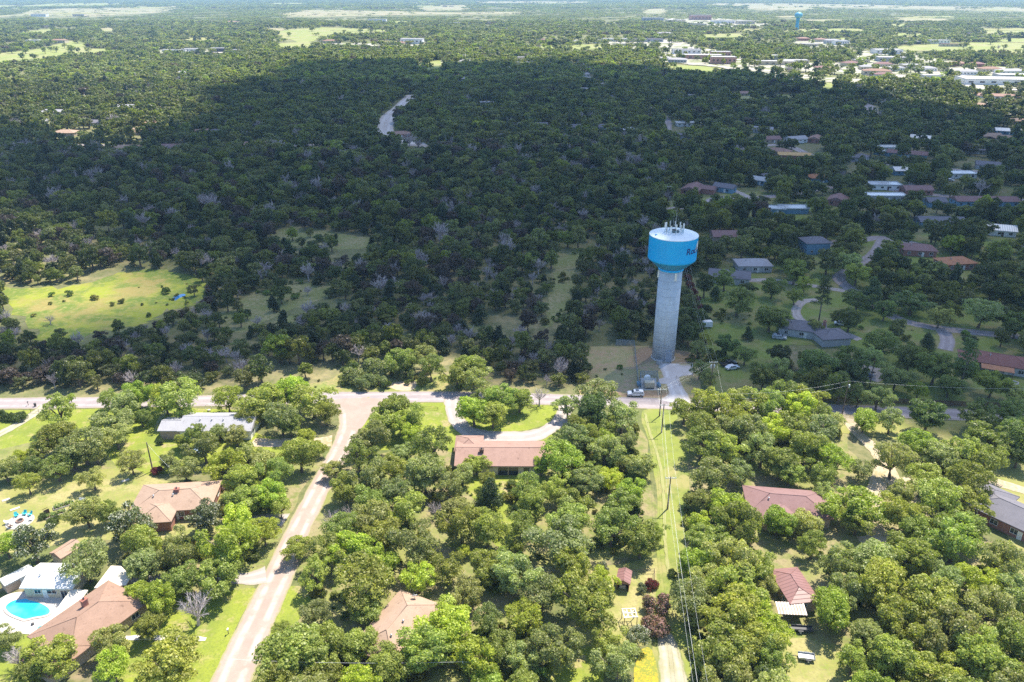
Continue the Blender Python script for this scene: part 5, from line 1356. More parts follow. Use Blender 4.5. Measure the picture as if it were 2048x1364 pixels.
# pool furniture
for px, py, lb in ((75, 1184, 'first brown lounge chair on the shaded pool house terrace'), (86, 1184, 'second brown lounge chair on the shaded pool house terrace'), (97, 1184, 'third brown lounge chair on the shaded pool house terrace')):
    c = gp(px, py); r = empty('lounge_chair', (c.x, c.y, .02), 0, lb, 'chair', 'chairs on the pool house terrace')
    MB().box(-.3, .3, -.35, .3, .35, .42).build('seat', M['darkwood'], r); MB().box(-.3, .3, .3, .38, .42, .95).build('backrest', M['darkwood'], r)
    for x in (-.27, .27):
        for y in (-.3, .3): MB().box(x - .025, x + .025, y - .025, y + .025, 0, .35).build('leg', M['darkwood'], r)
c = gp(104, 1186); m = MB(); m.lathe([(.02, .05), (.7, .05), (.75, .35), (.5, .5), (.02, .55)], 20, (c.x, c.y)); tag(m.build('pool_float', carpaint('navy_vinyl', (.02, .03, .14))), 'navy round cover beside the lounge chairs', 'cover')
c = gp(81, 1257); m = MB(); m.tube([(c.x + .4 * math.cos(t), c.y + .4 * math.sin(t), .15) for t in np.linspace(0, 6.28, 20)], .1, 8); tag(m.build('pool_ring', TQ), 'turquoise swim ring on the pool deck near the patio cover', 'swim ring')
c = gp(66, 1250); m = MB(); m.lathe([(.25, .01), (.3, .4), (.22, .42)], 12, (c.x, c.y)); tag(m.build('plant_pot', M['dark']), 'dark pot on the pool deck left of the swim ring', 'pot')
c = gp(2028, 766); m = MB(); m.lathe([(1.3, .01), (1.3, .3), (1.0, .3), (1.0, .05)], 24, (c.x, c.y), cap=False); tag(m.build('stone_ring', M['whitecon']), 'round stone ring on the lawn behind the orange porch roof', 'fire pit')
c = gp(1977, 766); r = empty('garden_chair', (c.x, c.y, 0), 2, 'pale blue garden chair on the lawn left of the orange porch roof', 'chair')
bl = plain('pale_blue_paint', (.25, .50, .60), .5)
MB().box(-.35, .35, -.35, .35, .35, .42).build('seat', bl, r); MB().box(-.35, .35, .3, .38, .42, 1.1).build('backrest', bl, r)
for x in (-.3, .3): MB().box(x - .04, x + .04, -.3, .3, 0, .35).build('leg', bl, r)
# ------------------------------------------------------------------ trees
def leafcloud(rng, clumps, per, half, tang=.9, squash=.8):
    """clumps: (x,y,z,r). returns verts, faces, lr, lf : small leaf sprays on the skins of many clumps"""
    V, LR, LF = [], [], []
    for (cx, cy, cz, r) in clumps:
        n = max(6, int(per * (r / .31) ** 2))
        d = rng.normal(size=(n, 3)); d /= np.linalg.norm(d, axis=1)[:, None]
        d[:, 2] = np.where(d[:, 2] < -.35, -d[:, 2], d[:, 2])
        lump = 1 + .18 * np.sin(d[:, 0] * 5 + cx * 9) * np.cos(d[:, 1] * 5 + cy * 7)
        rad = r * lump * (1.14 - .56 * rng.random(n) ** 1.5)
        c = np.array([cx, cy, cz]) + d * rad[:, None] * np.array([1, 1, squash])
        nr = d * tang + rng.normal(size=(n, 3)) * .55; nr /= np.linalg.norm(nr, axis=1)[:, None]
        a = np.cross(nr, rng.normal(size=(n, 3))); a /= np.linalg.norm(a, axis=1)[:, None] + 1e-9
        b = np.cross(nr, a)
        s = half * (.6 + .9 * rng.random(n))[:, None]; q = (.55 + .6 * rng.random(n))[:, None]
        k = rng.uniform(-.35, .35, (n, 1))
        quad = np.stack([c - a * s - b * s * q * (1 + k), c + a * s * 1.1 - b * s * q * .6, c + a * s * .9 + b * s * q, c - a * s * .7 + b * s * q * (1 - k)], 1)
        V.append(quad); cl = rng.random()
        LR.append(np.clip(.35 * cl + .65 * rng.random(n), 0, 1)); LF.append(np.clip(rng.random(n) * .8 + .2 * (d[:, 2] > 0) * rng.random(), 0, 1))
    return np.concatenate(V).reshape(-1, 3), np.concatenate(LR), np.concatenate(LF)

def leafmesh(name, V, LR, LF, mat, extra=None, extramat=None):
    n = len(V) // 4
    vs = V.astype(np.float32); faces = np.arange(4 * n).reshape(n, 4)
    me = bpy.data.meshes.new(name)
    if extra:
        ev, ef = extra
        off = 4 * n
        me.from_pydata(list(map(tuple, vs)) + [tuple(v) for v in ev], [], [tuple(f) for f in faces.tolist()] + [tuple(off + i for i in f) for f in ef])
    else:
        me.from_pydata(vs.tolist(), [], faces.tolist())
    me.materials.append(mat)
    if extramat: me.materials.append(extramat)
    m = len(me.polygons)
    mi = np.zeros(m, np.int32); mi[n:] = 1
    me.polygons.foreach_set('material_index', mi)
    for nm, A in (('lr', LR), ('lf', LF)):
        at = me.attributes.new(nm, 'FLOAT', 'FACE'); arr = np.zeros(m, np.float32); arr[:n] = A; at.data.foreach_set('value', arr)
    me.update()
    return me

def crown_clumps(r, shape, n):
    C = []
    lob = (r.uniform(.05, .22), r.random() * 6, r.uniform(.05, .2), r.random() * 6)
    if shape == 'oak':
        k = 0
        while len(C) < n and k < 900:
            k += 1
            a = r.random() * 6.283; u = r.random() ** .45; z = r.uniform(-.55, .62)
            m_ = math.sqrt(max(0, 1 - (z / .80) ** 2)) * .88
            m_ *= 1 + lob[0] * math.sin(2 * a + lob[1]) + lob[2] * math.sin(3 * a + lob[3])
            x, y = u * m_ * math.cos(a), u * m_ * math.sin(a)
            rr = r.choice((r.uniform(.14, .24), r.uniform(.22, .40))) * (1.05 - .25 * u)
            if all((x - p[0]) ** 2 + (y - p[1]) ** 2 + (z * .87 + 1.12 - p[2]) ** 2 > (.52 * (rr + p[3])) ** 2 for p in C):
                C.append((x, y, 1.12 + z * (.85 if z > 0 else .9), rr))
    elif shape == 'cedar':
        for i in range(n):
            t = i / n; z = .25 + 1.75 * t; w = .72 * (1 - t) ** .6 * (.85 + .3 * r.random()); a = r.random() * 6.283
            C.append((w * math.cos(a) * .7, w * math.sin(a) * .7, z, .22 + .28 * (1 - t)))
    elif shape == 'shrub':
        for i in range(n):
            a = r.random() * 6.283; u = r.random() ** .5 * .75; C.append((u * math.cos(a), u * math.sin(a), .25 + .6 * r.random() * (1 - u * .5), r.uniform(.26, .42)))
    elif shape == 'pine':
        for i in range(n):
            t = i / n; z = 1.9 + 2.4 * t; w = (.85 - .6 * t) * r.uniform(.4, 1); a = i * 2.4
            C.append((w * math.cos(a), w * math.sin(a), z, r.uniform(.20, .32)))
    return C

def wood_parts(r, C, trunk_r=.07, zsplit=.7, base_z=0.0, limbs=9):
    mb = MB()
    lean = (r.uniform(-.08, .08), r.uniform(-.08, .08))
    top = Vector((lean[0], lean[1], zsplit))
    mb.tube([(0, 0, base_z), (lean[0] * .4, lean[1] * .4, zsplit * .5), top], [trunk_r * 1.25, trunk_r, trunk_r * .85], 7, cap=False)
    for c in r.sample(C, min(limbs, len(C))):
        e = Vector(c[:3]); mid = top.lerp(e, .5) + Vector((r.uniform(-.08, .08), r.uniform(-.08, .08), r.uniform(-.02, .12)))
        mb.tube([top, mid, e], [trunk_r * .7, trunk_r * .42, trunk_r * .14], 5, cap=False)
    return mb

def dead_parts(r, n1=9, n2=8, n3=6, twig=.010):
    """bare limbs and fine twigs"""
    mb = MB(); top = Vector((r.uniform(-.1, .1), r.uniform(-.1, .1), .62))
    tw_ = MB()
    mb.tube([(0, 0, 0), top * .5, top], [.075, .06, .05], 6, cap=False)
    for i in range(n1):
        a = 6.283 * i / n1 + r.uniform(-.3, .3); el = r.uniform(.55, 1.35)
        d = Vector((math.cos(a) * math.cos(el), math.sin(a) * math.cos(el), math.sin(el))); L = r.uniform(.75, 1.05)
        st = top * r.uniform(.75, 1.0); e = st + d * L; m_ = st.lerp(e, .5) + Vector((0, 0, .05))
        mb.tube([st, m_, e], [.026, .016, .006], 4, cap=False)
        for j in range(n2):
            t = .3 + .7 * j / n2; b0 = st.lerp(e, t); d2 = (d + Vector((r.uniform(-1, 1), r.uniform(-1, 1), r.uniform(-.5, .9))) * .9).normalized(); l2 = r.uniform(.22, .5)
            e2 = b0 + d2 * l2; mb.tube([b0, e2], [.012, .005], 3, cap=False)
            for k in range(n3):
                c0 = b0.lerp(e2, .3 + .7 * k / n3); d3 = (d2 + Vector((r.uniform(-1, 1), r.uniform(-1, 1), r.uniform(-.6, .9)))).normalized() * r.uniform(.08, .24)
                s_ = d3.orthogonal().normalized() * twig * .5
                tw_.add([c0 - s_, c0 + s_, c0 + d3], [(0, 1, 2)])
    return mb, tw_

class Tree: pass
FORMS = {}
def make_form(key, shape, n, per, half, seed, squash=.8, trunk=.07, zs=.5, mat='leaf'):
    r = random.Random(seed); rg = np.random.default_rng(seed)
    C = crown_clumps(r, shape, n)
    V, LR, LF = leafcloud(rg, C, per, half, squash=squash)
    cm_ = leafmesh('crown', V, LR, LF, M[mat])
    wb = wood_parts(r, C, trunk, zs, limbs=10 if shape == 'oak' else 4)
    wm_ = bpy.data.meshes.new('trunk'); wm_.from_pydata(wb.v, [], wb.f); wm_.materials.append(M['bark']); wm_.polygons.foreach_set('use_smooth', wb.smooth)
    FORMS.setdefault(key, []).append((cm_, wm_))
for i in range(12): make_form('oak', 'oak', (30, 54, 40, 46)[i % 4], (420, 440, 320, 460)[i % 4], .0265, 100 + i, squash=(.8, .7, .9)[i % 3])
for i in range(4): make_form('cedar', 'cedar', 22, 260, .028, 200 + i, 1.0, .05, .4)
for i in range(4): make_form('shrub', 'shrub', 16, 230, .038, 300 + i, .85, .05, .2)
for i in range(2): make_form('pine', 'pine', 34, 150, .030, 400 + i, .55, .055, 2.6)
for i in range(2): make_form('column', 'cedar', 26, 170, .05, 500 + i, 1.0, .05, .4)
for i in range(3):
    r = random.Random(600 + i); a, t = dead_parts(r, 11, 9, 8, .016)
    wm_ = bpy.data.meshes.new('trunk'); wm_.from_pydata(a.v, [], a.f); wm_.materials.append(M['deadwood'])
    tm = bpy.data.meshes.new('twigs'); tm.from_pydata(t.v, [], t.f); tm.materials.append(M['deadwood'])
    FORMS.setdefault('dead', []).append((tm, wm_))
def remat(me, mat):
    c = me.copy(); c.materials[0] = M[mat]; return c
for key, mt_ in (('white', 'leaf_white'), ('pink', 'leaf_pink'), ('red', 'leaf_red')):
    FORMS[key] = [(remat(FORMS['oak' if key == 'white' else 'shrub'][j][0], mt_), FORMS['oak' if key == 'white' else 'shrub'][j][1]) for j in range(3)]

# kind: form, crown centre / radius factor, colour, words
KIND = {
 'o': ('oak', (.30, .33, .070), 'olive-green oak', 'tree'), 'b': ('oak', (.36, .42, .055), 'yellow-green oak', 'tree'),
 'g': ('oak', (.31, .33, .115), 'grey-green oak', 'tree'), 'd': ('oak', (.165, .21, .055), 'dark green oak', 'tree'),
 'c': ('cedar', (.10, .135, .045), 'dark green cedar', 'tree'), 'p': ('pine', (.10, .135, .045), 'tall thin pine', 'tree'),
 's': ('shrub', (.10, .14, .035), 'rounded green shrub', 'shrub'), 'S': ('shrub', (.20, .225, .085), 'pale vine-covered bush', 'shrub'),
 'D': ('dead', (.3, .28, .27), 'bare grey tree', 'tree'), 'w': ('white', (.10, .125, .045), 'white-flowering tree', 'tree'),
 'k': ('pink', (.10, .105, .05), 'pink crape myrtle', 'tree'), 'r': ('red', (.08, .07, .035), 'crimson-flowering bush', 'shrub'),
 'C': ('column', (.12, .21, .03), 'bright green columnar tree', 'tree'), 'B': ('oak', (.17, .125, .105), 'reddish-brown tree', 'tree'),
 'G': ('shrub', (.22, .25, .15), 'silvery grass clump', 'plant')}
ZC = {'oak': 1.12, 'white': 1.12, 'cedar': .9, 'shrub': .5, 'pink': .5, 'red': .5, 'pine': 3.0, 'dead': .95, 'column': 1.0}

HAND = """
118 818 37 o;215 802 18 o;275 790 28 b;250 812 26 g;357 792 45 o;330 800 30 b;455 800 28 b;520 800 40 o;225 845 36 g;283 838 17 d;232 872 28 g;120 875 32 o;165 890 42 g;82 900 25 o;112 935 30 o;42 915 15 b;60 937 22 d;145 915 28 d;190 903 27 g;10 940 25 g;56 970 21 o;262 927 24 g
337 925 18 g;392 874 26 o;364 884 16 o;408 898 30 g;438 868 18 g;472 872 22 g;370 940 26 g;445 935 34 b;497 915 30 g;487 965 34 o;490 1003 32 o;515 985 24 b;185 958 24 g;172 1028 30 g;218 1030 22 o;262 1050 44 w;410 1037 32 w;475 1052 34 b
545 802 34 o;625 797 40 o;585 790 30 b;562 840 32 g;650 825 28 o;612 872 18 b;600 915 32 o;527 930 30 g;630 895 18 b;550 952 32 o;542 992 32 b;560 1015 24 o;527 1065 30 b;500 835 24 o;580 850 24 o
787 822 32 o;825 840 30 o;762 848 30 o;745 872 35 g;822 870 22 b;800 850 26 b;948 822 32 b;985 830 28 o;1003 800 30 o;970 795 22 o;667 940 20 g;717 915 32 o;807 905 22 g;862 900 36 o;787 940 32 o;850 952 40 g;953 929 22 o;925 950 22 g;975 960 18 o
1039 800 26 o;1136 812 26 g;1194 790 40 g;1186 824 34 d;1244 832 36 g;1214 854 26 o;1256 887 20 g;1144 882 36 g;1211 905 32 g;1124 918 42 b;1276 930 28 g;1082 935 18 b;1160 850 26 o
1369 822 28 o;1424 812 36 o;1486 805 38 o;1535 808 34 o;1406 882 40 o;1454 860 32 g;1499 868 36 g;1449 900 36 o;1524 905 34 g;1424 955 40 g;1383 1000 18 g;1413 1005 25 g;1459 1020 40 b;1487 1050 30 o
1568 797 32 o;1618 800 30 o;1600 818 30 b;1641 826 26 o;1586 852 34 o;1641 862 36 g;1545 860 34 b;1716 795 20 g;1756 797 26 g;1781 845 24 g;1730 840 26 b;1856 835 32 d;1961 832 36 d;2024 822 30 d;2032 850 30 d;1836 890 33 b;1931 905 42 o;1975 930 34 o;1786 925 36 g;1880 915 34 g;1980 880 40 d;2028 880 38 d;2038 910 28 d
1721 940 22 g;1666 922 33 b;1640 952 30 o;1651 985 24 g;1846 960 35 o;1936 968 38 o;1873 1000 44 o;1936 1003 42 o;1711 1005 50 b;1716 1040 34 o;1806 1030 36 o;1921 1057 42 o;1828 1055 30 o;1556 1043 32 b;1610 1048 30 g;1561 925 35 o;1580 945 28 o;1610 900 34 o
65 1093 38 w;12 1090 30 b;172 1125 44 g;287 1130 36 g;287 1092 34 o;357 1105 38 g;462 1090 52 b;437 1150 42 o;275 1185 26 b;318 1200 34 b;300 1255 28 o;337 1325 60 o;162 1268 14 c;107 1312 44 o;222 1290 36 g;15 1278 26 g;225 1338 34 b;60 1345 30 o
594 1095 26 o;652 1105 38 o;700 1098 38 b;724 1163 60 o;632 1148 34 o;832 1093 46 g;762 1073 38 o;894 1135 34 o;937 1188 32 g;924 1048 42 o;974 1060 38 o;974 1133 36 o;927 1105 14 b;1010 1123 28 o;737 1218 34 o;630 1228 30 g;562 1258 16 o;587 1305 62 o;652 1293 42 o;715 1293 36 o;775 1330 40 o;895 1250 50 b;974 1243 30 d;850 1308 46 o;949 1312 46 b;1007 1300 34 o
1124 1073 60 g;1224 1053 44 o;1144 1133 36 o;1311 1065 22 o;1040 1118 13 C;1209 1165 26 b;1174 1203 56 o;1084 1187 38 g;1049 1235 38 b;1236 1322 42 g;1222 1288 34 o;1110 1300 46 g;1040 1320 32 g;1304 1170 14 r;1314 1213 26 k;1311 1256 26 k;1272 1275 26 w;1204 1138 13 w;1284 1178 11 G;1344 1148 9 s
1416 1080 38 o;1474 1050 44 o;1461 1130 48 g;1411 1168 36 g;1474 1178 50 o;1516 1145 34 o;1461 1238 52 o;1505 1225 40 b;1444 1300 52 o;1500 1298 46 o;1450 1352 44 g;1530 1165 26 g;1540 1265 40 b;1545 1325 38 o
1662 1222 40 b;1731 1275 32 g;1706 1322 32 o;1786 1320 44 o;1861 1200 56 o;1761 1173 46 o;1748 1120 42 g;1681 1128 36 g;1823 1110 42 o;1911 1083 48 o;1998 1128 42 g;1625 1095 26 o;1690 1190 36 g;1800 1250 48 o;1900 1270 50 g;1980 1220 50 g;1960 1320 50 o;2030 1290 44 o;1870 1340 46 o;2035 1190 40 g
313 942 11 r;452 972 13 k;375 966 9 s;320 884 8 s;85 1034 8 s;108 1042 12 s;490 832 14 s;1079 794 22 D;390 1218 46 D;32 1322 30 D;700 1030 24 D;870 1020 22 D;0 835 14 s;22 836 12 s;40 836 12 s
706 757 22 S;728 766 20 S;760 764 18 S;752 742 26 S;810 746 20 S;862 737 26 o;800 724 28 o;850 715 26 g;700 742 18 s;915 748 30 o;955 758 30 g;940 740 26 o
1477 596 36 d;1651 566 30 p;1542 631 33 d;1590 594 16 o;1715 598 28 d;1828 590 40 d;1965 622 34 g;1880 635 22 g;1453 691 20 d;1490 711 20 d;1628 657 15 g;1856 683 16 c;1940 700 30 p;2034 651 26 d;1692 716 24 d;1763 687 30 d;1526 757 26 d;1635 727 34 d;1792 755 28 g;1836 782 18 b;1985 770 26 o;1700 640 24 d;1545 575 22 d;1610 570 18 o;1715 545 26 o;1700 525 26 g;1740 590 26 c;1770 620 22 d;1395 700 18 g;1400 740 20 g;1420 760 18 g;1410 680 16 o;1412 640 10 s;1415 618 10 s;1590 545 24 o;1450 560 22 d;1432 590 14 c;1495 670 12 c;1680 780 30 d;1600 790 26 d;1560 745 26 g;1870 740 30 d;1900 770 26 d;1930 745 24 o;1740 720 24 g;1820 720 26 d;2030 785 24 g
"""
REDROW = [(1376, 560), (1380, 575), (1386, 590), (1392, 605), (1394, 620), (1400, 634)]
CANOPY = [  # dense crowns filled between the hand-placed ones
 [(690, 930), (880, 900), (920, 960), (1050, 960), (1290, 940), (1300, 1100), (1190, 1110), (1040, 1120), (1000, 1190), (900, 1165), (830, 1170), (790, 1200), (700, 1250), (610, 1180), (590, 1100), (640, 1030), (680, 980)],
 [(1130, 850), (1270, 850), (1290, 960), (1130, 960)],
 [(560, 1280), (740, 1290), (900, 1290), (1020, 1230), (1100, 1290), (1090, 1440), (530, 1440)],
 [(1380, 800), (1650, 795), (1680, 890), (1620, 960), (1480, 950), (1400, 900)],
 [(1370, 1010), (1480, 1030), (1520, 1120), (1530, 1240), (1560, 1330), (1560, 1440), (1400, 1440), (1380, 1200)],
 [(1640, 1090), (1780, 1100), (1900, 1150), (2048, 1110), (2160, 1440), (1700, 1440), (1720, 1260), (1620, 1240)],
 [(430, 920), (600, 900), (600, 960), (550, 1080), (500, 1120), (280, 1170), (240, 1110), (330, 1070), (430, 1080), (450, 980)],
 [(1840, 900), (2000, 940), (1960, 1060), (1880, 1100), (1790, 1010)]]

TREES = []        # (x, y, r, kind)
def ground_of(px, py, r_px, form):
    z = 6.0
    for _ in range(4):
        p = gp(px, py, z)
        r_ = r_px * (p.y * cP + (CAMH - z) * sP) / FPX
        z = ZC[form] * r_ * .98
    return p.x, p.y, r_
for tok in HAND.replace('\n', ';').split(';'):
    if tok.strip():
        a, b_, c, k = tok.split(); form = KIND[k][0]
        x, y, r_ = ground_of(float(a), float(b_), float(c), form)
        if form == 'pine': r_ = min(r_, 3.6)
        TREES.append((x, y, max(r_ * (1.10 if form == 'oak' else 1.08), .6), k))
for a, b_ in REDROW:
    p = gp(a, b_); TREES.append((p.x, p.y, 2.0, 'r'))

ARR = [t[:3] for t in TREES]
def blocked(x, y, marg=2.0):
    for fx, fy, L, W, rz in FOOT:
        dx, dy = x - fx, y - fy
        if abs(dx) + abs(dy) > 80: continue
        u, v = dx * math.cos(rz) + dy * math.sin(rz), -dx * math.sin(rz) + dy * math.cos(rz)
        if abs(u) < L / 2 + marg and abs(v) < W / 2 + marg: return True
    return False
def roofclear(x, y, r_):
    """would this crown stand in front of a roof that shows in the photo?"""
    for fx, fy, L, W, rz in FOOT:
        if fy > y and fy - y < 1.9 * r_ * fy / 110 * .9 + W * .5 and abs(fx * y / fy - x) < L * .42 + r_ * .3 : return True
    return False
RBB = [((min(p[0] for p in P_), max(p[0] for p in P_), min(p[1] for p in P_), max(p[1] for p in P_)), P_, w_) for P_, w_ in ROADS]
def noroad(x, y, marg):
    for (bx0, bx1, by0, by1), pts, w in RBB:
        if not (bx0 - 12 < x < bx1 + 12 and by0 - 12 < y < by1 + 12): continue
        q = min(pts, key=lambda p: (p[0] - x) ** 2 + (p[1] - y) ** 2)
        if math.hypot(q[0] - x, q[1] - y) > w / 2 + marg + 12: continue
        if segdist(np.array([x]), np.array([y]), pts)[0] < w / 2 + marg: return False
    return True
for poly in CANOPY:
    xs_ = [p[0] for p in poly]; ys_ = [p[1] for p in poly]; k = 0; fails = 0
    while fails < 260:
        px, py = rnd.uniform(min(xs_), max(xs_)), rnd.uniform(min(ys_), max(ys_))
        if not inpoly([px], [py], poly)[0]: continue
        kd = rnd.choices('obgdcD', (40, 20, 26, 6, 3, 2))[0]
        R_ = rnd.uniform(3.3, 5.0) if kd != 'D' else 3.2
        z = 1.35 * R_; p = gp(px, py, z)
        if any((p.x - x) ** 2 + (p.y - y) ** 2 < (.70 * (R_ + q)) ** 2 for x, y, q in ARR) or blocked(p.x, p.y) or roofclear(p.x, p.y, R_) or not noroad(p.x, p.y, 1.5): fails += 1; continue
        TREES.append((p.x, p.y, R_, kd)); ARR.append((p.x, p.y, R_))
print('near trees', len(TREES))

# -- the woods beyond: a jittered grid thinned by clearings, streets and houses
EMPTYPX = [([(0, 576), (60, 577), (110, 572), (160, 562), (240, 545), (330, 540), (395, 560), (420, 580), (390, 606), (330, 630), (290, 642), (215, 654), (150, 668), (95, 676), (60, 660), (20, 630)], .02),
 ([(1120, 500), (1165, 500), (1155, 560), (1145, 625), (1105, 665), (1085, 650), (1100, 590), (1105, 540)], .05),
 ([(430, 645), (500, 590), (580, 572), (680, 578), (640, 605), (560, 650), (480, 690)], .25),
 ([(540, 465), (600, 455), (700, 470), (780, 480), (700, 505), (580, 500)], .2),
 ([(1178, 690), (1270, 688), (1400, 700), (1412, 800), (1165, 800)], 0), ([(630, 745), (930, 700), (935, 812), (630, 812)], 0),
 ([(1400, 560), (1500, 545), (1545, 560), (1740, 560), (1750, 700), (1600, 720), (1560, 700), (1530, 780), (1440, 790), (1400, 700)], .06),
 ([(1740, 610), (2048, 620), (2300, 650), (2300, 730), (1900, 735), (1760, 690)], .22),
 ([(1440, 375), (1540, 372), (1520, 402), (1440, 400)], .1), ([(1400, 372), (1460, 380), (1440, 405), (1390, 405)], .1),
 ([(1590, 300), (1640, 300), (1640, 325), (1590, 325)], .1), ([(1720, 320), (1725, 345), (1690, 345), (1690, 320)], .2),
 ([(1995, 375), (2060, 375), (2060, 400), (1995, 395)], .2), ([(1850, 420), (1900, 425), (1880, 445), (1840, 440)], .2),
 ([(0, 160), (50, 140), (60, 146), (20, 170)], .2), ([(170, 262), (210, 262), (215, 275), (170, 275)], .0), ([(240, 228), (262, 228), (262, 240), (240, 240)], .1)] + \
 [(p, .04) for p in FIELDS] + [(p, .16) for p in TOWN]
FLDR = []
def hash2(x, y, s, seed=0.0):
    return np.array([mnoise.noise(Vector((a * s, b_ * s, seed))) for a, b_ in zip(x, y)])
allx, ally, allr, allk = [], [], [], []
edges = [(168, 300, 4.7), (300, 520, 5.5), (520, 1000, 7.6), (1000, 1700, 10.0), (1700, 3000, 15.0), (3000, 5200, 27.0), (5200, 11000, 52.0)]
for d0, d1, s in edges:
    ny = int((d1 - d0) / s)
    for j in range(ny):
        y = d0 + (j + .5) * s; half = y * .70 + 30 + 8
        n = int(2 * half / s)
        X = -half + (np.arange(n) + .5) * s + nrng.uniform(-.42, .42, n) * s
        Y = y + nrng.uniform(-.42, .42, n) * s
        allx.append(X); ally.append(Y); allr.append(np.full(n, s))
X, Y, S_ = map(np.concatenate, (allx, ally, allr))
PX, PY = pj(X, Y, 0)
ok = np.ones(len(X), bool)
# everything nearer than the road is placed by hand
roadY = np.interp(X, [-260, -110, 0, 44, 100, 180, 260], [gp(0, 803).y, gp(340, 796).y, gp(1024, 790).y, gp(1320, 797).y, gp(1670, 812).y, gp(2100, 830).y, gp(2400, 845).y])
ok &= Y > roadY + 5.5
u = nrng.random(len(X))
rr0 = np.select([S_ < 5.5, S_ < 7, S_ < 9, S_ < 12, S_ < 20, S_ < 40], [3.1, 3.7, 5.2, 6.6, 9.0, 15.0], 27.0)
R0 = rr0 * (.68 + .64 * nrng.random(len(X)))
for poly, keep_ in EMPTYPX:
    for fz in (0, .9):
        a, b_ = pj(X, Y, np.minimum(R0, 6) * fz * (1.35 if fz else 0))
        ok &= ~(inpoly(a, b_, poly) & (u > keep_))
for pts, w in ROADS:
    far_ = pts[0][1]
    m_ = ok.copy()
    xs_ = [p[0] for p in pts]; ys_ = [p[1] for p in pts]
    bb = (X > min(xs_) - 30) & (X < max(xs_) + 30) & (Y > min(ys_) - 30) & (Y < max(ys_) + 30) & ok
    ii = np.where(bb)[0]
    if len(ii) == 0: continue
    d = segdist(X[ii], Y[ii], pts)
    hid = segdist(X[ii] * (1 + 6.0 / (110 - 6)), Y[ii] * (1 + 6.0 / (110 - 6)), pts)     # crown hides the street from the air
    kill = (d < w / 2 + 1.5) | ((hid < w / 2) & (u[ii] > (.2 if w > 13 else .6)))
    ok[ii[kill]] = False
for fx, fy, L, W, rz in FOOT:
    bb = ok & (abs(X - fx) < 90) & (abs(Y - fy) < 140)
    ii = np.where(bb)[0]
    if len(ii) == 0: continue
    for hz, mg in ((0, 4.0), (3.5, 2.5), (6.5, 2.0), (9.0, 1.0)):
        k_ = CAMH / (CAMH - hz) * (1.0 if hz == 0 else (CAMH - 3.0) / CAMH)
        dx, dy = X[ii] * k_ - fx, Y[ii] * k_ - fy
        a, b_ = dx * math.cos(rz) + dy * math.sin(rz), -dx * math.sin(rz) + dy * math.cos(rz)
        hit = (abs(a) < L / 2 + mg) & (abs(b_) < W / 2 + mg)
        if hz and fy > 300: hit &= (u[ii] > (.10 if fx > 40 else .3))
        ok[ii[hit]] = False
for (x, y, r_, k) in TREES:
    if y > 165:
        ok &= (X - x) ** 2 + (Y - y) ** 2 > (.75 * (r_ + R0)) ** 2
ii = np.where(ok)[0]
X, Y, S_, PX, PY, R0, u = (a[ii] for a in (X, Y, S_, PX, PY, R0, u))
nearm = Y < 900
nzv = np.zeros(len(X)); q = np.where(nearm)[0]; nzv[q] = hash2(X[q], Y[q], .022)
nz2 = np.zeros(len(X)); nz2 = hash2(X, Y, .004, 5.0)
scrub = (PX < 1330) & (PY > 300) & nearm
hood = (PX >= 1330) & nearm
u2 = nrng.random(len(X))
nzs = nzv
drop = (scrub & (nzv > .24) & (u2 > .40)) | (hood & (u2 > .72)) | (scrub & (u2 > .96)) | ((nz2 > .12) & ~nearm & (Y > 1500) & (u2 > .25)) | ((Y > 520) & (u2 > .95))
ii = np.where(~drop)[0]
X, Y, S_, PX, PY, R0, u, u2, scrub, hood, nzv = (a[ii] for a in (X, Y, S_, PX, PY, R0, u, u2, scrub, hood, nzv))
v = nrng.random(len(X))
kinds = np.full(len(X), 'o', dtype='<U1')
sc_c = np.cumsum([.22, .20, .20, .12, .13, .09, .04]); sc_k = 'odgcDBb'
ho_c = np.cumsum([.34, .36, .19, .04, .015, .015, .04]); ho_k = 'odgcDBb'
fa_c = np.cumsum([.40, .17, .27, .03, .015, .015, .10]); fa_k = 'odgcDBb'
for msk, cc_, kk_ in ((scrub, sc_c, sc_k), (hood, ho_c, ho_k), (~scrub & ~hood, fa_c, fa_k)):
    idx_ = np.minimum(np.searchsorted(cc_, v[msk] * .9999), 6)
    kinds[msk] = np.array(list(kk_))[idx_]
kinds[(S_ > 20) & (kinds == 'D')] = 'g'
kinds[(S_ > 20) & (kinds == 'c')] = 'd'
R0 = np.where(scrub, R0 * np.where(PY > 430, .9, 1.1) * (1 + .5 * np.clip(nzv, -.4, .5)), R0)
R0 = np.where(hood, R0 * 1.12, R0)
print('wood trees', len(X))

# nearest ones become objects too, up to about 300 in all
need = max(0, 296 - len(TREES))
vis = (PX > -20) & (PX < 2068) & (kinds != 'B')
order = [i for i in np.argsort(Y - 2.0 * R0) if vis[i]][:need]
tk = np.zeros(len(X), bool); tk[order] = True
for i in order: TREES.append((float(X[i]), float(Y[i]), float(R0[i]), str(kinds[i])))

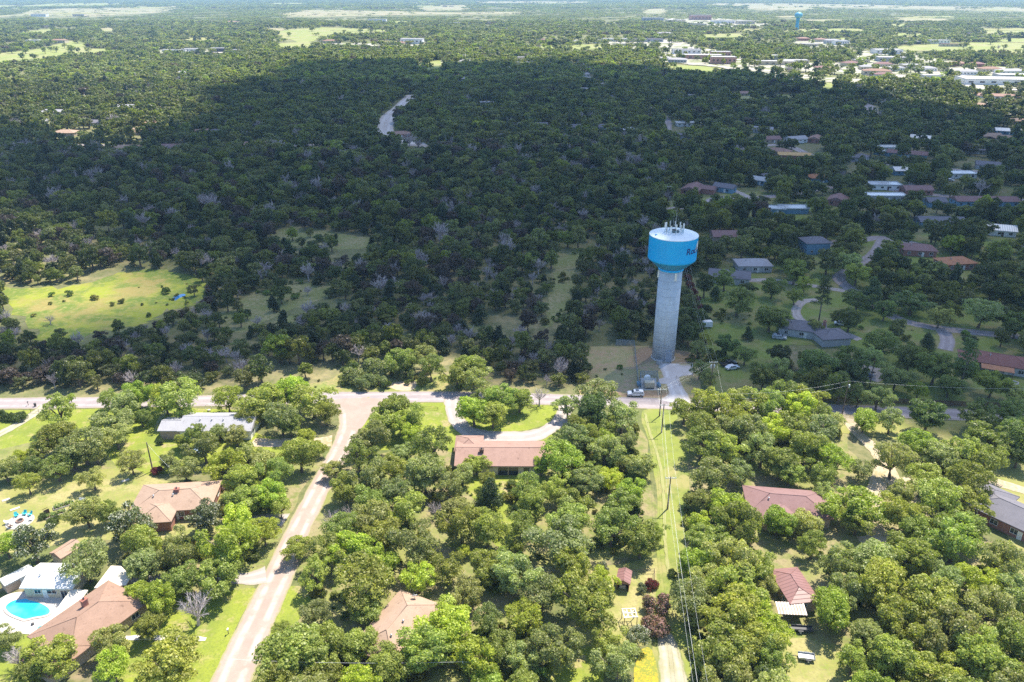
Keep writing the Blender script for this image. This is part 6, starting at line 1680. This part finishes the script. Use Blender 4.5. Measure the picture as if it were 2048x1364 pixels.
# -- labels that single each tree out
LM = [('tan-shingled house', 345, 1005), ('brown poolside house', 190, 1235), ('white pool house', 112, 1155), ('grey-roofed white house', 430, 845), ('fire pit', 40, 1043), ('road junction', 705, 815),
      ('side street by the footpath', 470, 1275), ('terracotta-roofed house', 1000, 905), ('brown-roofed house in the oaks', 795, 1250), ('open red shed', 1247, 1165), ('white lattice pergola', 1258, 1240),
      ('mauve-roofed house', 1573, 1003), ('small maroon-roofed house', 1585, 1170), ('charcoal-roofed brick house', 2040, 1030), ('midway corridor pole', 1335, 1018), ('second corridor pole', 1323, 865),
      ('water tower', 1328, 725), ('white parked car', 1271, 787), ('tall roadside pole', 1684, 829), ('looping driveway', 1605, 625), ('reddish-roofed house', 2000, 720), ('sunny meadow', 200, 610), ('small flat trailer', 1612, 1318),
      ('curved driveway', 1020, 865), ('gravel driveway', 60, 840), ('bare soil patch by the road', 800, 772), ('dark blue car', 1731, 756), ('left end of the road', 60, 807), ('low bright lawn by the junction', 870, 850),
      ('vegetable beds', 120, 1022), ('dirt drive fork', 1768, 925), ('bottom centre pole', 940, 1330), ('grey-roofed shaded house', 1640, 665)]
LMG = [(n_, gp(a, b_)) for n_, a, b_ in LM]
ORD = ['first', 'second', 'third', 'fourth', 'fifth', 'sixth', 'seventh', 'eighth', 'ninth', 'tenth', 'eleventh', 'twelfth', 'thirteenth', 'fourteenth', 'fifteenth', 'sixteenth', 'seventeenth', 'eighteenth', 'nineteenth', 'twentieth'] + ['twenty-' + w for w in ('first', 'second', 'third', 'fourth', 'fifth', 'sixth', 'seventh', 'eighth', 'ninth')]
groups = {}
for i, (x, y, r_, k) in enumerate(TREES):
    nm, lp = min(LMG, key=lambda q_: (q_[1].x - x) ** 2 + (q_[1].y - y) ** 2)
    dx, dy = x - lp.x, y - lp.y
    rel = ('right of' if dx > 0 else 'left of') if abs(dx) > abs(dy) else ('beyond' if dy > 0 else 'in front of')
    groups.setdefault((KIND[k][2], rel, nm), []).append((math.hypot(dx, dy), i))
LABEL = {}
for (kn, rel, nm), L_ in groups.items():
    L_.sort()
    for o_, (_, i) in enumerate(L_):
        LABEL[i] = f'{kn} {rel} the {nm}' if len(L_) == 1 else f'{ORD[o_]} {kn} {rel} the {nm}, counting outward'
OBJNAME = {'o': 'oak_tree', 'b': 'oak_tree', 'g': 'oak_tree', 'd': 'oak_tree', 'c': 'cedar_tree', 'p': 'pine_tree', 's': 'shrub', 'S': 'shrub', 'D': 'bare_tree', 'w': 'flowering_tree', 'k': 'crape_myrtle', 'r': 'flowering_bush', 'C': 'columnar_tree', 'B': 'brown_tree', 'G': 'grass_clump'}
for i, (x, y, r_, k) in enumerate(TREES):
    form, colr, kn, cat = KIND[k]
    crown, trunk = FORMS[form][rnd.randrange(len(FORMS[form]))]
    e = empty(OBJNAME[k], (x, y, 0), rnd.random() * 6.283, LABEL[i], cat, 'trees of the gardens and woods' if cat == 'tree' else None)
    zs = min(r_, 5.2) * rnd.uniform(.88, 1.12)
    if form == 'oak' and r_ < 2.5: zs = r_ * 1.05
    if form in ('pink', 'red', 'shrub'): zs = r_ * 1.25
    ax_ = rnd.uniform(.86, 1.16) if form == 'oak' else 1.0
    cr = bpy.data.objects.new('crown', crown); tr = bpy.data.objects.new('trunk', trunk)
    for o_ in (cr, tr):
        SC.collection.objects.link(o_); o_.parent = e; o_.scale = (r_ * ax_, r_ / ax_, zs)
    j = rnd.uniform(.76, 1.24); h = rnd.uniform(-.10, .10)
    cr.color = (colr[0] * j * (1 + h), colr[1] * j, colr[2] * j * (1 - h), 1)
    if form == 'dead': cr.name = 'twigs'

# -- the rest of the woods: one object whose points each carry a tree
src = bpy.data.collections.new('woodland_tree_forms')
FI = {}
def add_src(key, me):
    o_ = bpy.data.objects.new('woodland_form_%02d' % len(src.objects), me); src.objects.link(o_)
    FI.setdefault(key, []).append(len(src.objects) - 1)
def lod(shape, n, per, half, seed, squash=.8, tr_=.08, zs_=.7, core=0.0):
    r = random.Random(seed); rg = np.random.default_rng(seed)
    C = crown_clumps(r, shape, n)
    V, LR, LF = leafcloud(rg, C, per, half, squash=squash)
    wb = wood_parts(r, C, tr_, zs_, limbs=3)
    me = leafmesh('woodland_form', V, LR, LF, M['leaf_inst'], (wb.v, wb.f), M['bark'])
    return me
for s in range(6): add_src('oak1', lod('oak', 32, 150, .044, 900 + s))
for s in range(3): add_src('cedar1', lod('cedar', 16, 95, .055, 920 + s, 1.0, .05, .4))
for s in range(5): add_src('oak2', lod('oak', 20, 60, .08, 940 + s))
for s in range(2): add_src('cedar2', lod('cedar', 10, 40, .09, 950 + s, 1.0, .05, .4))
def grove(seed, n, spread, hmul):
    r = random.Random(seed); rg = np.random.default_rng(seed); Vs, A, B_ = [], [], []
    for k in range(n):
        C = [(x, y, z, q_ * 1.15) for x, y, z, q_ in crown_clumps(r, 'oak', 6)]
        V, LR, LF = leafcloud(rg, C, 14, .17); s = r.uniform(.20, .34)
        a = r.random() * 6.283; d = r.random() ** .5 * spread
        V = V * np.array([s, s, s * hmul]) + np.array([d * math.cos(a), d * math.sin(a), 0]); Vs.append(V); A.append(np.clip(LR * .6 + r.random() * .4, 0, 1)); B_.append(LF)
    V = np.concatenate(Vs)
    return leafmesh('woodland_form', V, np.concatenate(A), np.concatenate(B_), M['leaf_inst'])
for s in range(4): add_src('grove', grove(980 + s, 11, .95, 1.0))
for s in range(2):
    r = random.Random(990 + s); a, t = dead_parts(r, 11, 9, 8, .03)
    me = bpy.data.meshes.new('woodland_form'); off = len(a.v)
    me.from_pydata(a.v + t.v, [], a.f + [tuple(off + i for i in f) for f in t.f]); me.materials.append(M['deadwood']); add_src('dead', me)

rest = np.where(~tk)[0]
n = len(rest)
cf = {k: [] for k in FI}
form_i = np.zeros(n, np.int32); tint = np.zeros((n, 4), np.float32); scl = np.zeros((n, 3), np.float32); rotz = (nrng.random(n) * 6.283).astype(np.float32)
for j, i in enumerate(rest):
    k = kinds[i]; y = Y[i]
    if k == 'D': key = 'dead'
    elif S_[i] > 20: key = 'grove'
    elif k == 'c': key = 'cedar1' if y < 560 else 'cedar2'
    else: key = 'oak1' if y < 560 else 'oak2'
    form_i[j] = FI[key][int(u[i] * 9973) % len(FI[key])]
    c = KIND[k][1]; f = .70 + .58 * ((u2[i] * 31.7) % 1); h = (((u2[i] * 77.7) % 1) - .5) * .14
    f *= .54 if S_[i] < 9 else .80  # nearer woods tinted darker to deepen the cloud shade in their colour
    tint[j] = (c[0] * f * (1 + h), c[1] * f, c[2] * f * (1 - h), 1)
    r_ = R0[i]
    zz = min(r_, 5.0) * (.68 + .75 * ((u[i] * 53.3) % 1))
    if key == 'grove': scl[j] = (r_ * 1.25, r_ * 1.25, min(zz, 15.0) if S_[i] < 40 else 17.0)
    else: scl[j] = (r_, r_, min(zz, 7.0))
me = bpy.data.meshes.new('woodland')
me.vertices.add(n)
co = np.zeros((n, 3), np.float32); co[:, 0] = X[rest]; co[:, 1] = Y[rest]
me.vertices.foreach_set('co', co.ravel())
for nm, ty, arr, fld in (('form', 'INT', form_i, 'value'), ('turn', 'FLOAT', rotz, 'value'), ('size', 'FLOAT_VECTOR', scl.ravel(), 'vector'), ('tint', 'FLOAT_COLOR', tint.ravel(), 'color')):
    at = me.attributes.new(nm, ty, 'POINT'); at.data.foreach_set(fld, arr)
wood = bpy.data.objects.new('woodland', me); SC.collection.objects.link(wood)
tag(wood, 'thick oak and cedar woods stretching to the horizon', 'woods', kind='stuff')
ng = bpy.data.node_groups.new('woodland', 'GeometryNodeTree')
ng.interface.new_socket('Geometry', in_out='INPUT', socket_type='NodeSocketGeometry'); ng.interface.new_socket('Geometry', in_out='OUTPUT', socket_type='NodeSocketGeometry')
gi, go = ng.nodes.new('NodeGroupInput'), ng.nodes.new('NodeGroupOutput')
iop = ng.nodes.new('GeometryNodeInstanceOnPoints'); ci = ng.nodes.new('GeometryNodeCollectionInfo')
ci.inputs[0].default_value = src; ci.inputs['Separate Children'].default_value = True; ci.inputs['Reset Children'].default_value = True
def na(nm, ty):
    q_ = ng.nodes.new('GeometryNodeInputNamedAttribute'); q_.data_type = ty; q_.inputs[0].default_value = nm; return q_.outputs[0]
ng.links.new(gi.outputs[0], iop.inputs['Points']); ng.links.new(ci.outputs[0], iop.inputs['Instance'])
iop.inputs['Pick Instance'].default_value = True
ng.links.new(na('form', 'INT'), iop.inputs['Instance Index'])
cx = ng.nodes.new('ShaderNodeCombineXYZ'); ng.links.new(na('turn', 'FLOAT'), cx.inputs[2])
ng.links.new(cx.outputs[0], iop.inputs['Rotation']); ng.links.new(na('size', 'FLOAT_VECTOR'), iop.inputs['Scale'])
ng.links.new(iop.outputs[0], go.inputs[0])
md = wood.modifiers.new('woodland', 'NODES'); md.node_group = ng

# -- brush and saplings under the near oaks
ux, uy = [], []
while len(ux) < 2300:
    pl = CANOPY[rnd.randrange(len(CANOPY))]; xs_ = [p[0] for p in pl]; ys_ = [p[1] for p in pl]
    px, py = rnd.uniform(min(xs_) - 25, max(xs_) + 25), rnd.uniform(min(ys_), max(ys_) + 30)
    if not inpoly([px], [py - 8], pl)[0]: continue
    p = gp(px, py)
    if blocked(p.x, p.y, 1.0) or not noroad(p.x, p.y, .8): continue
    if mnoise.noise(Vector((p.x * .06, p.y * .06, 2))) < -.12: continue
    ux.append(p.x); uy.append(p.y)
for a, b_, n_, sp in ((150, 600, 10, 60), (420, 600, 30, 60), (560, 590, 24, 50), (1130, 560, 22, 25), (1480, 640, 14, 60), (1900, 700, 30, 120), (780, 755, 40, 90), (1120, 640, 16, 20), (1420, 720, 40, 30), (1230, 745, 5, 30)):
    for _ in range(n_):
        p = gp(a + rnd.gauss(0, sp), b_ + rnd.gauss(0, sp * .22))
        if not blocked(p.x, p.y, 1.0) and noroad(p.x, p.y, .8): ux.append(p.x); uy.append(p.y)
nu = len(ux); me = bpy.data.meshes.new('undergrowth'); me.vertices.add(nu)
co = np.zeros((nu, 3), np.float32); co[:, 0] = ux; co[:, 1] = uy
me.vertices.foreach_set('co', co.ravel())
add_src('bush', lod('shrub', 12, 70, .07, 971, .9, .04, .2)); add_src('bush', lod('shrub', 9, 60, .08, 972, .9, .04, .2))
sz = (.45 + 1.5 * nrng.random(nu) ** 2.2).astype(np.float32); s3 = np.stack([sz, sz, sz * (.8 + .8 * nrng.random(nu))], 1).astype(np.float32)
tn = np.ones((nu, 4), np.float32); f = (.55 + .7 * nrng.random(nu))[:, None]; tn[:, :3] = np.array([.20, .235, .05]) * f; tn[:, 0] *= .8 + .5 * nrng.random(nu)
for nm, ty, arr, fld in (('form', 'INT', (FI['bush'][0] + nrng.integers(0, 2, nu)).astype(np.int32), 'value'), ('turn', 'FLOAT', (nrng.random(nu) * 6.28).astype(np.float32), 'value'), ('size', 'FLOAT_VECTOR', s3.ravel(), 'vector'), ('tint', 'FLOAT_COLOR', tn.ravel(), 'color')):
    at = me.attributes.new(nm, ty, 'POINT'); at.data.foreach_set(fld, arr)
ug = bpy.data.objects.new('undergrowth', me); SC.collection.objects.link(ug); tag(ug, 'low brush and saplings under the oaks', 'undergrowth', kind='stuff')
md = ug.modifiers.new('undergrowth', 'NODES'); md.node_group = ng

# ------------------------------------------------------------------ haze
hz = MB(); hz.box(-13900, 13900, -300, 29000, -1, 130)
hm = bpy.data.materials.new('haze'); hm.use_nodes = True; nt = hm.node_tree; nt.nodes.clear()
o = N(nt, 'ShaderNodeOutputMaterial'); pv = N(nt, 'ShaderNodeVolumePrincipled')
pv.inputs['Color'].default_value = (.44, .70, 1.0, 1); pv.inputs['Density'].default_value = 0.00008; pv.inputs['Anisotropy'].default_value = 0.0
nt.links.new(pv.outputs[0], o.inputs['Volume'])
tag(hz.build('haze', hm), kind='stuff')
bpy.data.objects['haze'].visible_shadow = True
